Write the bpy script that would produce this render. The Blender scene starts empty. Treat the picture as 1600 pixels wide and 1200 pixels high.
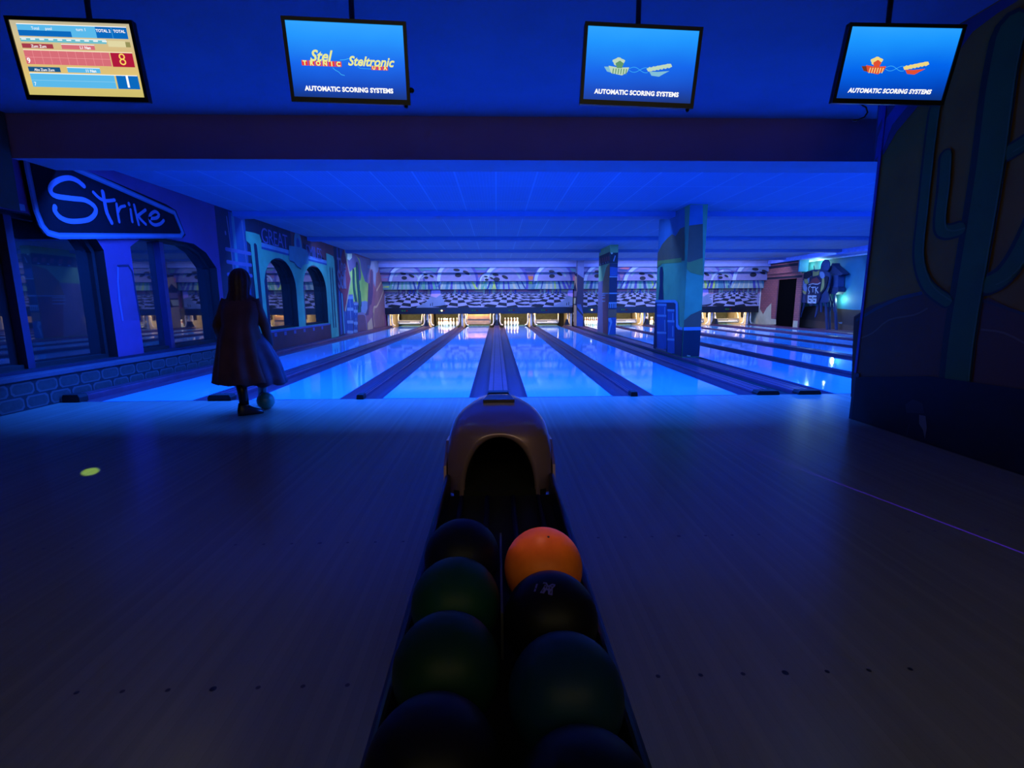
import bpy, bmesh, math, random
from mathutils import Vector, Matrix
from mathutils.geometry import tessellate_polygon

SC = bpy.context.scene
COL = SC.collection
random.seed(7)
R = math.radians
PI = math.pi

# ------------------------------------------------------------------ camera
CX, CY, CZ, YAW, PITCH, ROLL, FPX = -.0129, -5.9172, 1.1589, .0308, .1662, -.0048, 764.8
_fw = Vector((math.sin(YAW)*math.cos(PITCH), math.cos(YAW)*math.cos(PITCH), -math.sin(PITCH)))
_r0 = Vector((math.cos(YAW), -math.sin(YAW), 0)); _u0 = _r0.cross(_fw)
_r = _r0*math.cos(ROLL)+_u0*math.sin(ROLL); _u = -_r0*math.sin(ROLL)+_u0*math.cos(ROLL)
cam_d = bpy.data.cameras.new('camera'); cam = bpy.data.objects.new('camera', cam_d); COL.objects.link(cam)
cam.matrix_world = Matrix(((_r.x, _u.x, -_fw.x, CX), (_r.y, _u.y, -_fw.y, CY), (_r.z, _u.z, -_fw.z, CZ), (0, 0, 0, 1)))
cam_d.sensor_width = 36; cam_d.lens = FPX/1600*36; cam_d.clip_start = .02; cam_d.clip_end = 100
SC.camera = cam

def at(x, y, ax, v):
    """the point where the sight line through a photo pixel meets the plane axis=v"""
    d = _fw+_r*((x-800)/FPX)+_u*((600-y)/FPX); o = Vector((CX, CY, CZ))
    return o+d*((v-o[ax])/d[ax])

# ------------------------------------------------------------------ world, exposure
w = bpy.data.worlds.new('world'); SC.world = w; w.use_nodes = True
w.node_tree.nodes['Background'].inputs[0].default_value = (.02, .02, .03, 1)
w.node_tree.nodes['Background'].inputs[1].default_value = .02
SC.view_settings.view_transform = 'Standard'; SC.view_settings.look = 'None'
SC.view_settings.exposure = 0; SC.view_settings.gamma = 1; SC.view_settings.use_curve_mapping = False

# ------------------------------------------------------------------ lights of the room
WARM = (1.0, .72, .36)         # pin deck lamps
LOUNGE = (1.0, .86, .46)
def area(name, loc, sx, sy, power, color, tilt=(0, 0, 0), spread=180):
    l = bpy.data.lights.new(name, 'AREA'); l.shape = 'RECTANGLE'; l.size = sx; l.size_y = sy
    l.energy = power; l.color = color; l.spread = R(spread)
    o = bpy.data.objects.new(name, l); COL.objects.link(o); o.location = loc; o.rotation_euler = tilt
    return o
def point(name, loc, power, color, rad=.05):
    l = bpy.data.lights.new(name, 'POINT'); l.energy = power; l.color = color; l.shadow_soft_size = rad
    o = bpy.data.objects.new(name, l); COL.objects.link(o); o.location = loc; return o
def spot(name, loc, target, power, color, cone, blend=.3, rad=.01):
    l = bpy.data.lights.new(name, 'SPOT'); l.energy = power; l.color = color; l.spot_size = cone; l.spot_blend = blend; l.shadow_soft_size = rad
    o = bpy.data.objects.new(name, l); COL.objects.link(o); o.location = loc
    o.rotation_euler = (Vector(target)-Vector(loc)).to_track_quat('-Z', 'Y').to_euler(); return o
BEAMS = [(0, .5, 2.75), (4.61, 4.95, 2.9), (8.6, 8.9, 2.9), (12.1, 12.4, 2.9), (15.6, 15.8, 2.92)]
POWER = [3000, 780, 950, 1150, 560]
TINT = [(.008, .105, 1), (.03, .19, 1), (.06, .22, 1), (.13, .29, 1), (.42, .48, 1)]   # purer blue near the foul line, paler at the pin end
for (b0, b1, bz), pw, UV in zip(BEAMS, POWER, TINT):      # blacklight tubes fixed along the far side of each beam
    for xa, xb in ((-4.75, 3.2), (4.6, 12.1)):
        area('blacklight_strip', ((xa+xb)/2, b1+.06, 2.86 if b0 == 0 else 2.988), xb-xa, .06, pw*(xb-xa)/16, UV, (R(8), 0, 0))
area('lounge_glow', (.5, -8.2, 2.9), 6, 1.2, 25, LOUNGE, (R(28), 0, 0))
LANES = [-4.245, -2.471, -.887, .887, 2.471, 4.787, 6.371, 8.145, 9.729, 11.503]
for x in LANES:                                  # lamps above each pin deck
    area('pin_deck_lamp', (x, 18.16, .86), 1.1, .10, 55, WARM, (R(38), 0, 0))
for px, py, s in [(1307, 446, 40), (1305, 428, 24), (1278, 414, 14), (1310, 468, 16), (1262, 416, 8)]:   # lamps tucked behind the cut-out boards
    point('mural_back_lamp', at(px, py, 0, 13.30), s, (.50, 1.0, .78), .05)
spot('disco_and_added_spot', (.3, -6.6, 3.0), at(141, 737, 2, 0), 5200, (.6, 1, .1), R(1.0), .3)
spot('disco_and_added_spot', (.3, -6.6, 3.0), at(635, 537, 2, 0), 900, (.02, 1, .2), R(1.5), .9)

# laser line projector: a spot lamp whose beam is masked to one thin line
def laser(loc, a, b, power, half):
    o = spot('laser_projector', loc, ((Vector(a)+Vector(b))/2), power, (1, 1, 1), 2*max((Vector(q)-Vector(loc)).angle((Vector(a)+Vector(b))/2-Vector(loc)) for q in (a, b)), 0, .001)
    z = (Vector(loc)-(Vector(a)+Vector(b))/2).normalized()
    x = (Vector(b)-Vector(a)); x = (x-z*x.dot(z)).normalized(); y = z.cross(x)
    o.rotation_euler = Matrix((x, y, z)).transposed().to_euler()
    l = o.data; l.use_nodes = True; nt = l.node_tree; n = nt.nodes; em = n['Emission']
    tc = n.new('ShaderNodeTexCoord'); sp = n.new('ShaderNodeSeparateXYZ'); nt.links.new(tc.outputs['Normal'], sp.inputs[0])
    dv = n.new('ShaderNodeMath'); dv.operation = 'DIVIDE'; nt.links.new(sp.outputs[1], dv.inputs[0]); nt.links.new(sp.outputs[2], dv.inputs[1])
    ab = n.new('ShaderNodeMath'); ab.operation = 'ABSOLUTE'; nt.links.new(dv.outputs[0], ab.inputs[0])
    lt = n.new('ShaderNodeMath'); lt.operation = 'LESS_THAN'; lt.inputs[1].default_value = half; nt.links.new(ab.outputs[0], lt.inputs[0])
    em.inputs[0].default_value = (.09, .01, 1, 1); nt.links.new(lt.outputs[0], em.inputs[1])
laser((3.1, -7.6, 2.9), at(1080, 668, 2, 0), at(1640, 880, 2, 0), 2600, .0014)
spot('disco_and_added_spot', (-.1, -3.7, 3.1), (.11, -4.66, .46), 75, (1, .42, .38), R(4.6), .5)  # added spot, no such lamp known, brightens the orange ball alone

# ------------------------------------------------------------------ materials
def S(r, g, b):
    f = lambda c: (c/255/12.92) if c/255 <= .04045 else ((c/255+.055)/1.055)**2.4
    return (f(r), f(g), f(b))
_m = {}
def mat(name, rgb, rough=.6, metal=0, noise=.12, scale=6, coat=0, emit=0, spec=.5):
    if name in _m: return _m[name]
    m = bpy.data.materials.new(name); m.use_nodes = True; nt = m.node_tree; b = nt.nodes['Principled BSDF']
    if noise:
        tc = nt.nodes.new('ShaderNodeTexCoord'); nz = nt.nodes.new('ShaderNodeTexNoise'); nz.inputs['Scale'].default_value = scale
        nz.inputs['Detail'].default_value = 4
        rp = nt.nodes.new('ShaderNodeValToRGB'); nt.links.new(tc.outputs['Object'], nz.inputs['Vector']); nt.links.new(nz.outputs['Fac'], rp.inputs[0])
        rp.color_ramp.elements[0].position = .3; rp.color_ramp.elements[1].position = .7
        rp.color_ramp.elements[0].color = (*[c*(1-noise) for c in rgb], 1); rp.color_ramp.elements[1].color = (*[min(1, c*(1+noise)) for c in rgb], 1)
        nt.links.new(rp.outputs[0], b.inputs['Base Color'])
    else: b.inputs['Base Color'].default_value = (*rgb, 1)
    b.inputs['Roughness'].default_value = rough; b.inputs['Metallic'].default_value = metal
    b.inputs['Coat Weight'].default_value = coat; b.inputs['Specular IOR Level'].default_value = spec
    if emit: b.inputs['Emission Color'].default_value = (*rgb, 1); b.inputs['Emission Strength'].default_value = emit
    _m[name] = m; return m
def glow(name, rgb, s=1.0):                      # lit pixels of a screen, lamp lenses
    if name in _m: return _m[name]
    m = bpy.data.materials.new(name); m.use_nodes = True; b = m.node_tree.nodes['Principled BSDF']
    b.inputs['Base Color'].default_value = (0, 0, 0, 1); b.inputs['Roughness'].default_value = .4; b.inputs['Specular IOR Level'].default_value = .1
    b.inputs['Emission Color'].default_value = (*rgb, 1); b.inputs['Emission Strength'].default_value = s
    _m[name] = m; return m
def boards(name, rgb, bw, rough, line=.25, var=.1, coat=0, streak=.15):
    """long strip boards running along Y"""
    m = bpy.data.materials.new(name); m.use_nodes = True; nt = m.node_tree; n = nt.nodes; b = n['Principled BSDF']; L = nt.links.new
    tc = n.new('ShaderNodeNewGeometry'); sp = n.new('ShaderNodeSeparateXYZ'); L(tc.outputs['Position'], sp.inputs[0])
    dv = n.new('ShaderNodeMath'); dv.operation = 'DIVIDE'; dv.inputs[1].default_value = bw; L(sp.outputs[0], dv.inputs[0])
    fl = n.new('ShaderNodeMath'); fl.operation = 'FLOOR'; L(dv.outputs[0], fl.inputs[0])
    fr = n.new('ShaderNodeMath'); fr.operation = 'FRACT'; L(dv.outputs[0], fr.inputs[0])
    wn = n.new('ShaderNodeTexWhiteNoise'); wn.noise_dimensions = '1D'; L(fl.outputs[0], wn.inputs['W'])
    lt = n.new('ShaderNodeMath'); lt.operation = 'LESS_THAN'; lt.inputs[1].default_value = .06; L(fr.outputs[0], lt.inputs[0])
    mp = n.new('ShaderNodeMapping'); mp.inputs['Scale'].default_value = (18, .5, 1); L(tc.outputs['Position'], mp.inputs[0])
    nz = n.new('ShaderNodeTexNoise'); nz.inputs['Scale'].default_value = 1.6; nz.inputs['Detail'].default_value = 5; L(mp.outputs[0], nz.inputs['Vector'])
    def math_(op, a, b_):
        q = n.new('ShaderNodeMath'); q.operation = op
        for i, v in enumerate((a, b_)):
            if isinstance(v, (int, float)): q.inputs[i].default_value = v
            else: L(v, q.inputs[i])
        return q.outputs[0]
    f = math_('ADD', 1-var/2-streak/2, math_('MULTIPLY', wn.outputs['Value'], var))
    f = math_('ADD', f, math_('MULTIPLY', nz.outputs['Fac'], streak))
    f = math_('SUBTRACT', f, math_('MULTIPLY', lt.outputs[0], line))
    vm = n.new('ShaderNodeVectorMath'); vm.operation = 'SCALE'; vm.inputs[0].default_value = rgb; L(f, vm.inputs['Scale'])
    L(vm.outputs[0], b.inputs['Base Color']); b.inputs['Roughness'].default_value = rough; b.inputs['Coat Weight'].default_value = coat
    b.inputs['Coat Roughness'].default_value = .03
    m.name = name; return m

M_APP = boards('approach_boards', (.20, .20, .15), .0271, .26, .10, .14, streak=.3)
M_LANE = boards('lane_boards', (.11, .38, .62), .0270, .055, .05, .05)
M_BLACK = mat('black_plastic', (.006, .006, .008), .35, noise=0)
M_DARK = mat('dark_void', (.004, .004, .005), .9, noise=0)
M_CEIL = None
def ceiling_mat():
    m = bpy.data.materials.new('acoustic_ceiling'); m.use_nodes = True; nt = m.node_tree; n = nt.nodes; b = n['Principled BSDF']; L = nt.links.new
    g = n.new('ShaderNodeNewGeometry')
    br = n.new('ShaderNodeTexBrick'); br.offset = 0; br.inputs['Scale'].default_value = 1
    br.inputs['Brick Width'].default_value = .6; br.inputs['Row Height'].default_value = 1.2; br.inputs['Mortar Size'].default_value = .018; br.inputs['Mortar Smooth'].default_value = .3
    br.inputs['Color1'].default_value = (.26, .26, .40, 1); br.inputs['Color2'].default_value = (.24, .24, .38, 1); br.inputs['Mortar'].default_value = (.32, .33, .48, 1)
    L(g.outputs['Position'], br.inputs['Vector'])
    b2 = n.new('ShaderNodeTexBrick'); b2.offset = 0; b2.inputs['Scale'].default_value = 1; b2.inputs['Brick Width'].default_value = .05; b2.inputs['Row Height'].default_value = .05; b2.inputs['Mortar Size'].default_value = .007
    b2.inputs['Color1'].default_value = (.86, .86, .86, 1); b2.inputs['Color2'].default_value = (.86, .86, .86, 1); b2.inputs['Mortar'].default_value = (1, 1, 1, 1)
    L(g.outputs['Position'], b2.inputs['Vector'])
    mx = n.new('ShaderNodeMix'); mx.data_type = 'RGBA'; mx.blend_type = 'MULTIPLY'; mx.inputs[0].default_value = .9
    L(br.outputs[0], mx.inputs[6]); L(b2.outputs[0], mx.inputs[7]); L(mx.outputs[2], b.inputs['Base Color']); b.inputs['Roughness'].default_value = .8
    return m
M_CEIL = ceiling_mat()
def brick_mat(name, c1, c2, mo, bw, rh, ms, rough=.8, plane='YZ'):
    m = bpy.data.materials.new(name); m.use_nodes = True; nt = m.node_tree; n = nt.nodes; b = n['Principled BSDF']; L = nt.links.new
    g = n.new('ShaderNodeNewGeometry'); sp = n.new('ShaderNodeSeparateXYZ'); cb = n.new('ShaderNodeCombineXYZ'); L(g.outputs['Position'], sp.inputs[0])
    L(sp.outputs[1 if plane == 'YZ' else 0], cb.inputs[0]); L(sp.outputs[2], cb.inputs[1])
    br = n.new('ShaderNodeTexBrick'); br.inputs['Scale'].default_value = 1; br.inputs['Brick Width'].default_value = bw; br.inputs['Row Height'].default_value = rh; br.inputs['Mortar Size'].default_value = ms
    for k, c in (('Color1', c1), ('Color2', c2), ('Mortar', mo)): br.inputs[k].default_value = (*c, 1)
    L(cb.outputs[0], br.inputs['Vector']); L(br.outputs[0], b.inputs['Base Color']); b.inputs['Roughness'].default_value = rough
    return m

# ------------------------------------------------------------------ mesh helpers (all coordinates are world coordinates)
class MB:
    def __init__(s, xf=None): s.bm = bmesh.new(); s.mats = []; s.xf = xf; s.smooth = False
    def mi(s, m):
        if m not in s.mats: s.mats.append(m)
        return s.mats.index(m)
    def v(s, p):
        p = Vector(p)
        return s.bm.verts.new(s.xf @ p if s.xf else p)
    def face(s, vs, m, smooth=False):
        try: f = s.bm.faces.new(vs)
        except ValueError: return None
        f.material_index = s.mi(m); f.smooth = smooth; return f
    def poly(s, pts, m): return s.face([s.v(p) for p in pts], m)
    def box(s, x0, x1, y0, y1, z0, z1, m, bev=0):
        q = [s.v((x, y, z)) for z in (z0, z1) for x, y in ((x0, y0), (x1, y0), (x1, y1), (x0, y1))]
        fs = [s.face([q[i] for i in a], m) for a in ((3, 2, 1, 0), (4, 5, 6, 7), (0, 1, 5, 4), (1, 2, 6, 5), (2, 3, 7, 6), (3, 0, 4, 7))]
        if bev:
            es = list({e for f in fs for e in f.edges})
            bmesh.ops.bevel(s.bm, geom=es, offset=bev, segments=2, profile=.5, affect='EDGES', material=s.mi(m))
    def prism(s, pts, ax, d0, d1, m):
        """2D polygon in the two other axes, extruded along axis ax between d0 and d1"""
        def P(p, d): a = list(p); a.insert(ax, d); return a
        A = [s.v(P(p, d0)) for p in pts]; B = [s.v(P(p, d1)) for p in pts]; n = len(pts)
        s.face(A, m); s.face(B[::-1], m)
        for i in range(n): s.face([A[i], B[i], B[(i+1) % n], A[(i+1) % n]], m)
    def plate(s, outer, holes, ax, d0, d1, m, mr=None):
        """plate with holes"""
        loops = [outer]+holes; mr = mr or m
        tri = tessellate_polygon([[Vector((*p, 0)) for p in l] for l in loops]); flat = [p for l in loops for p in l]
        def P(p, d): a = list(p); a.insert(ax, d); return a
        A = [s.v(P(p, d0)) for p in flat]; B = [s.v(P(p, d1)) for p in flat] if d1 is not None else None
        for t in tri:
            s.face([A[i] for i in t], m)
            if B: s.face([B[i] for i in t][::-1], m)
        if B:
            k = 0
            for l in loops:
                n = len(l)
                for i in range(n): s.face([A[k+i], B[k+i], B[k+(i+1) % n], A[k+(i+1) % n]], mr)
                k += n
    def tube(s, pts, r, m, seg=8, caps=True):
        pts = [Vector(p) for p in pts]; rings = []; rs = r if isinstance(r, (list, tuple)) else [r]*len(pts)
        up = None
        for i, p in enumerate(pts):
            d = (pts[min(i+1, len(pts)-1)]-pts[max(i-1, 0)]).normalized()
            if up is None: up = d.cross(Vector((0, 0, 1))) if abs(d.z) < .9 else d.cross(Vector((1, 0, 0)))
            a = (up-d*up.dot(d)).normalized(); b = d.cross(a); up = a
            rings.append([s.v(p+(a*math.cos(t)+b*math.sin(t))*rs[i]) for t in [2*PI*k/seg for k in range(seg)]])
        for a, b in zip(rings, rings[1:]):
            for k in range(seg): s.face([a[k], a[(k+1) % seg], b[(k+1) % seg], b[k]], m, True)
        if caps: s.face(rings[0][::-1], m); s.face(rings[-1], m)
    def lathe(s, prof, c, m, seg=20, bands=None):
        rings = []
        for r, z in prof:
            rings.append([s.v((c[0]+r*math.cos(t), c[1]+r*math.sin(t), c[2]+z)) for t in [2*PI*k/seg for k in range(seg)]] if r > 1e-5 else [s.v((c[0], c[1], c[2]+z))])
        for i, (a, b) in enumerate(zip(rings, rings[1:])):
            mm = (bands or {}).get(i, m)
            for k in range(seg):
                k2 = (k+1) % seg
                if len(a) == 1 and len(b) == 1: continue
                if len(a) == 1: s.face([a[0], b[k2], b[k]][::-1], mm, True)
                elif len(b) == 1: s.face([a[k], a[k2], b[0]], mm, True)
                else: s.face([a[k], a[k2], b[k2], b[k]], mm, True)
    def loft(s, rings, m, closed=False, smooth=True):
        V = [[s.v(p) for p in r] for r in rings]
        for a, b in zip(V, V[1:]):
            n = len(a)
            for k in range(n if closed else n-1): s.face([a[k], a[(k+1) % n], b[(k+1) % n], b[k]], m, smooth)
        return V
    def sphere(s, c, r, m, u=32, v=18):
        prof = [(r*math.sin(PI*i/v), -r*math.cos(PI*i/v)) for i in range(v+1)]
        s.lathe(prof, c, m, u)
    def add_text(s, txt, size, org, ux, uy, m, off=0, shear=0, align='CENTER', space=1, ext=0):
        """text laid in the plane through org spanned by ux (right) and uy (up)"""
        c = bpy.data.curves.new('text', 'FONT'); c.body = txt; c.size = size; c.offset = off; c.shear = shear; c.align_x = align; c.space_character = space
        c.resolution_u = 3
        o = bpy.data.objects.new('text', c); COL.objects.link(o); dg = bpy.context.evaluated_depsgraph_get()
        me = o.evaluated_get(dg).to_mesh(); org = Vector(org); ux = Vector(ux).normalized(); uy = Vector(uy).normalized(); n = ux.cross(uy)
        vs = [s.v(org+ux*v.co.x+uy*v.co.y+n*v.co.z) for v in me.vertices]
        for p in me.polygons: s.face([vs[i] for i in p.vertices], m)
        o.evaluated_get(dg).to_mesh_clear(); bpy.data.objects.remove(o); bpy.data.curves.remove(c)

def put(name, mb, parent=None, origin=None, smooth_angle=None):
    me = bpy.data.meshes.new(name); bm = mb.bm
    bm.normal_update()
    if origin is None:
        xs = [v.co for v in bm.verts]
        origin = Vector(((min(v.x for v in xs)+max(v.x for v in xs))/2, (min(v.y for v in xs)+max(v.y for v in xs))/2, min(v.z for v in xs)))
    origin = Vector(origin)
    bmesh.ops.translate(bm, verts=bm.verts, vec=-origin)
    bm.to_mesh(me); bm.free()
    for m in mb.mats: me.materials.append(m)
    o = bpy.data.objects.new(name, me); COL.objects.link(o)
    o.location = origin-(wloc(parent) if parent else Vector())
    if parent: o.parent = parent
    return o
def wloc(o):
    l = Vector(o.location)
    while o.parent: o = o.parent; l += o.location
    return l
def fixn(mb): bmesh.ops.recalc_face_normals(mb.bm, faces=mb.bm.faces); return mb
def thing(name, label, cat, loc, group=None):
    o = bpy.data.objects.new(name, None); COL.objects.link(o); o.location = loc; o.empty_display_size = .1
    return tag(o, label, cat, group)
def tag(o, label, cat=None, group=None):
    o['label'] = label
    if cat: o['category'] = cat
    if group: o['group'] = group
    return o
def struct(name, mb, parent=None, label=None):
    o = put(name, mb, parent)
    if parent is None: o['kind'] = 'structure'
    if label: o['label'] = label
    return o
def clip(poly, ax, lo, hi):
    for sgn, lim in ((1, lo), (-1, -hi)):
        out = []
        for i, p in enumerate(poly):
            q = poly[(i+1) % len(poly)]; a = sgn*p[ax]-lim; b = sgn*q[ax]-lim
            if a >= 0: out.append(p)
            if (a >= 0) != (b >= 0):
                t = a/(a-b); out.append(tuple(p[k]+(q[k]-p[k])*t for k in range(2)))
        poly = out
        if len(poly) < 3: return []
    return poly
def smoothpts(p, n=4, closed=False):
    out = []; N = len(p)
    rng = range(N if closed else N-1)
    for i in rng:
        g = lambda k: p[k % N] if closed else p[max(0, min(N-1, k))]
        a, b, c, d = g(i-1), g(i), g(i+1), g(i+2)
        for j in range(n):
            t = j/n
            out.append(tuple(.5*((2*b[k])+(-a[k]+c[k])*t+(2*a[k]-5*b[k]+4*c[k]-d[k])*t*t+(-a[k]+3*b[k]-3*c[k]+d[k])*t**3) for k in range(2)))
    if not closed: out.append(tuple(p[-1]))
    return out

class Paint:
    """flat paint on one plane: axis ax, position d, facing sign; photo points are read through a crop (ox, oy, scale)"""
    def __init__(s, ax, d, sgn, crop=(0, 0, 1), mb=None):
        s.ax, s.d, s.sgn = ax, d, sgn; s.mb = mb or MB(); s.crop = crop
    def w(s, p):
        q = at(s.crop[0]+p[0]/s.crop[2], s.crop[1]+p[1]/s.crop[2], s.ax, s.d); return tuple(q[i] for i in range(3) if i != s.ax)
    def P(s, p, lay): a = list(p); a.insert(s.ax, s.d+s.sgn*(.0025*lay+.00003*getattr(s, 'cnt', 0))); return a
    def fill(s, pts, m, lay=1, world=False, smooth=0, zmax=None, zmin=0.004):
        s.bump()
        if not world: pts = [s.w(p) for p in pts]
        if smooth: pts = smoothpts(pts, smooth, True)
        pts = clip(pts, 1, zmin, zmax if zmax else 9)
        if len(pts) > 2:
            tri = tessellate_polygon([[Vector((*p, 0)) for p in pts]])
            vs = [s.mb.v(s.P(p, lay)) for p in pts]
            for t in tri: s.mb.face([vs[i] for i in t], m)
    def bump(s): s.cnt = (getattr(s, 'cnt', 0)+1) % 75
    def stroke(s, pts, wd, m, lay=2, world=False, smooth=0, closed=False):
        s.bump()
        if not world: pts = [s.w(p) for p in pts]
        if smooth: pts = smoothpts(pts, smooth, closed)
        q = [pts[0]]
        for a in pts[1:]:
            if math.hypot(a[0]-q[-1][0], a[1]-q[-1][1]) > 1e-4: q.append(a)
        pts = q; n = len(pts); h = wd/2; Lf, Rt = [], []
        if n < 2: return
        def dr(a, b): l = math.hypot(b[0]-a[0], b[1]-a[1]); return ((b[0]-a[0])/l, (b[1]-a[1])/l)
        for i, p in enumerate(pts):
            d1 = dr(pts[i-1], p) if i or closed else dr(p, pts[1]); d2 = dr(p, pts[(i+1) % n]) if i < n-1 or closed else d1
            nx, ny = -(d1[1]+d2[1]), d1[0]+d2[0]; l = math.hypot(nx, ny) or 1; nx /= l; ny /= l
            k = h/max(.45, nx*-d1[1]+ny*d1[0]); Lf.append((p[0]+nx*k, p[1]+ny*k)); Rt.append((p[0]-nx*k, p[1]-ny*k))
        A = [s.mb.v(s.P(q, lay)) for q in Lf]; B = [s.mb.v(s.P(q, lay)) for q in Rt]
        for i in range(n if closed else n-1): j = (i+1) % n; s.mb.face([A[i], A[j], B[j], B[i]], m)
        if not closed:
            for p, d, va, vb in ((pts[0], dr(pts[1], pts[0]), A[0], B[0]), (pts[-1], dr(pts[-2], pts[-1]), B[-1], A[-1])):
                nx, ny = -d[1], d[0]; arc = [(p[0]+h*(nx*-math.cos(t)+d[0]*math.sin(t)), p[1]+h*(ny*-math.cos(t)+d[1]*math.sin(t))) for t in [PI*k/5 for k in range(1, 5)]]
                s.mb.face([va]+[s.mb.v(s.P(q, lay)) for q in arc]+[vb], m)
    def ellipse(s, c, rx, ry, m, lay=2, world=False, rot=0, zlo=None, zhi=None, n=20):
        s.bump()
        if not world: c = s.w(c)
        pts = [(c[0]+rx*math.cos(t)*math.cos(rot)-ry*math.sin(t)*math.sin(rot), c[1]+rx*math.cos(t)*math.sin(rot)+ry*math.sin(t)*math.cos(rot)) for t in [2*PI*k/n for k in range(n)]]
        if zlo is not None: pts = clip(pts, 1, zlo, zhi)
        if len(pts) > 2: s.mb.poly([s.P(p, lay) for p in pts], m)


# ================================================================== the setting
LW = 1.054
XL, XR = -5.35, 13.5           # side walls
ZF, ZC = 3.21, 3.0             # ceilings over the approach and over the lanes
YB = -9.0
EDGES = [(x-LW/2, x+LW/2) for x in LANES]
DOTM = mat('dot_black', (.004, .004, .005), .5, noise=0)

mb = MB(); mb.box(XL, XR, YB, 0, -.05, 0, M_APP)
for xc in LANES:
    for yy in (-4.572, -3.658):
        for k in range(-3, 4):
            cx = xc+k*LW/39*5; rr = .0105 if k == 0 else .0075
            if cx < XR: mb.poly([(cx+rr*math.cos(t), yy+rr*math.sin(t), .0008) for t in [2*PI*i/10 for i in range(10)]], DOTM)
struct('floor', mb)
mb = MB(); mb.box(XL, XR, -.006, .006, .0, .0012, mat('foul_line_dark', (.01, .03, .10), .4, noise=0)); struct('trim_1', mb, label='thin dark foul line across the front of the lanes')
mb = MB(); mb.box(XL, XR, .0, 20.4, -.26, -.14, mat('subfloor', (.03, .02, .05), .8)); struct('floor', mb)

mb = MB(); mb.box(XL, XR, YB, 0, ZF, ZF+.05, mat('plain_ceiling', (.22, .20, .30), .75, noise=.06, scale=2)); struct('ceiling', mb)
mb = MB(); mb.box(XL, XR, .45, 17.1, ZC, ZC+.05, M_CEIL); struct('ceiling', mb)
M_BEAM = mat('beam_paint', (.36, .22, .30), .7, noise=.06, scale=2)
for i, (b0, b1, bz) in enumerate(BEAMS):
    mb = MB(); mb.box(XL, XR, b0, b1, bz, ZF+.05 if i == 0 else ZC, M_BEAM if i == 0 else mat('beam_blue', (.12, .16, .34), .7, noise=.05))
    struct('trim_%d' % (i+2), mb, label=['deep dark ceiling beam over the foul line', 'second ceiling beam over the lanes', 'third ceiling beam over the lanes', 'fourth ceiling beam over the lanes', 'last slim ceiling beam before the mural'][i])
mb = MB(); mb.box(XL, XR, 17.05, 17.12, 2.735, 3.05, mat('bulkhead_blue', (.22, .26, .45), .7, noise=.05)); struct('trim_7', mb, label='pale blue bulkhead above the mural steps')
mb = MB(); mb.box(XL-.3, XR, YB-.1, YB, 0, ZF, mat('lounge_wall', (.2, .13, .09), .8)); struct('wall_back', mb)
mb = MB(); mb.box(XL-.3, XR+.1, 20.4, 20.5, -.2, ZC, mat('pit_wall', (.02, .02, .02), .9)); struct('wall_far', mb)

# ---------------------------------------------------------------- left wall with its four openings
HOLES = [[(-1.75, .42), (1.13, .42), (1.13, 1.88), (.98, 2.08), (.7, 2.18), (-1.75, 2.18)],
         [(1.64, .42), (3.85, .42), (3.85, 1.82), (3.55, 2.08), (3.2, 2.2), (2.0, 2.2), (1.64, 1.98)]]
def arch(y0, y1, z0, zs, zt, n=14):
    c, h = (y0+y1)/2, (y1-y0)/2
    return [(y0, z0), (y1, z0)]+[(c+h*math.cos(PI*k/n), zs+(zt-zs)*math.sin(PI*k/n)) for k in range(n+1)]
HOLES += [arch(5.74, 7.56, .53, 1.5, 2.25), arch(8.04, 9.92, .53, 1.5, 2.24)]
M_PURP = mat('purple_wall_paint', (.14, .028, .11), .75, noise=.15, scale=1.5)
M_NAVY = mat('navy_reveal', (.006, .005, .006), .6)
M_OLIVE = mat('unlit_wall_olive', (.05, .05, .028), .8)
mb = MB()
mb.plate([(YB, 0), (20.4, 0), (20.4, ZF), (YB, ZF)], HOLES, 0, XL-.22, XL, M_PURP, M_NAVY)
wallL = struct('wall_left', fixn(mb))
M_GLASS = mat('dark_window_glass', (.012, .014, .016), .015, noise=0, spec=1.0, coat=1)
M_MULL = mat('mullion_blue', (.02, .012, .05), .5)
for i, (h, mys) in enumerate(zip(HOLES, [[-.07], [2.47], [6.15], [8.42]])):
    y0 = min(p[0] for p in h); y1 = max(p[0] for p in h); z0 = min(p[1] for p in h); z1 = max(p[1] for p in h)
    mb = MB(); r = .03
    c = ((y0+y1)/2, (z0+z1)/2)
    inner = [(c[0]+(p[0]-c[0])*(1-.05/(y1-c[0])), c[1]+(p[1]-c[1])*(1-.05/(z1-c[1]))) for p in h]
    mb.plate(h, [inner], 0, XL-.19, XL-.13, M_NAVY); fr = struct('window_%d' % (i+1), fixn(mb))
    fr['label'] = ['wide dark window left of the purple pier', 'chamfered dark window right of the purple pier', 'nearer arched window under the painted GREAT lettering', 'farther arched window beside the fluted pilaster'][i]
    mb = MB(); mb.prism(h, 0, XL-.205, XL-.19, M_GLASS); put('pane', fixn(mb), fr)
    for my in mys:
        zt = 2.14 if i < 2 else 1.5+.7*math.sqrt(max(0, 1-((my-c[0])/(y1-c[0]))**2))
        mb = MB(); w2 = .045 if i < 2 else .03; mb.box(XL-.19, XL-.09 if i < 2 else XL-.13, my-w2, my+w2, z0, zt, M_MULL); put('mullion', mb, fr)

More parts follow.
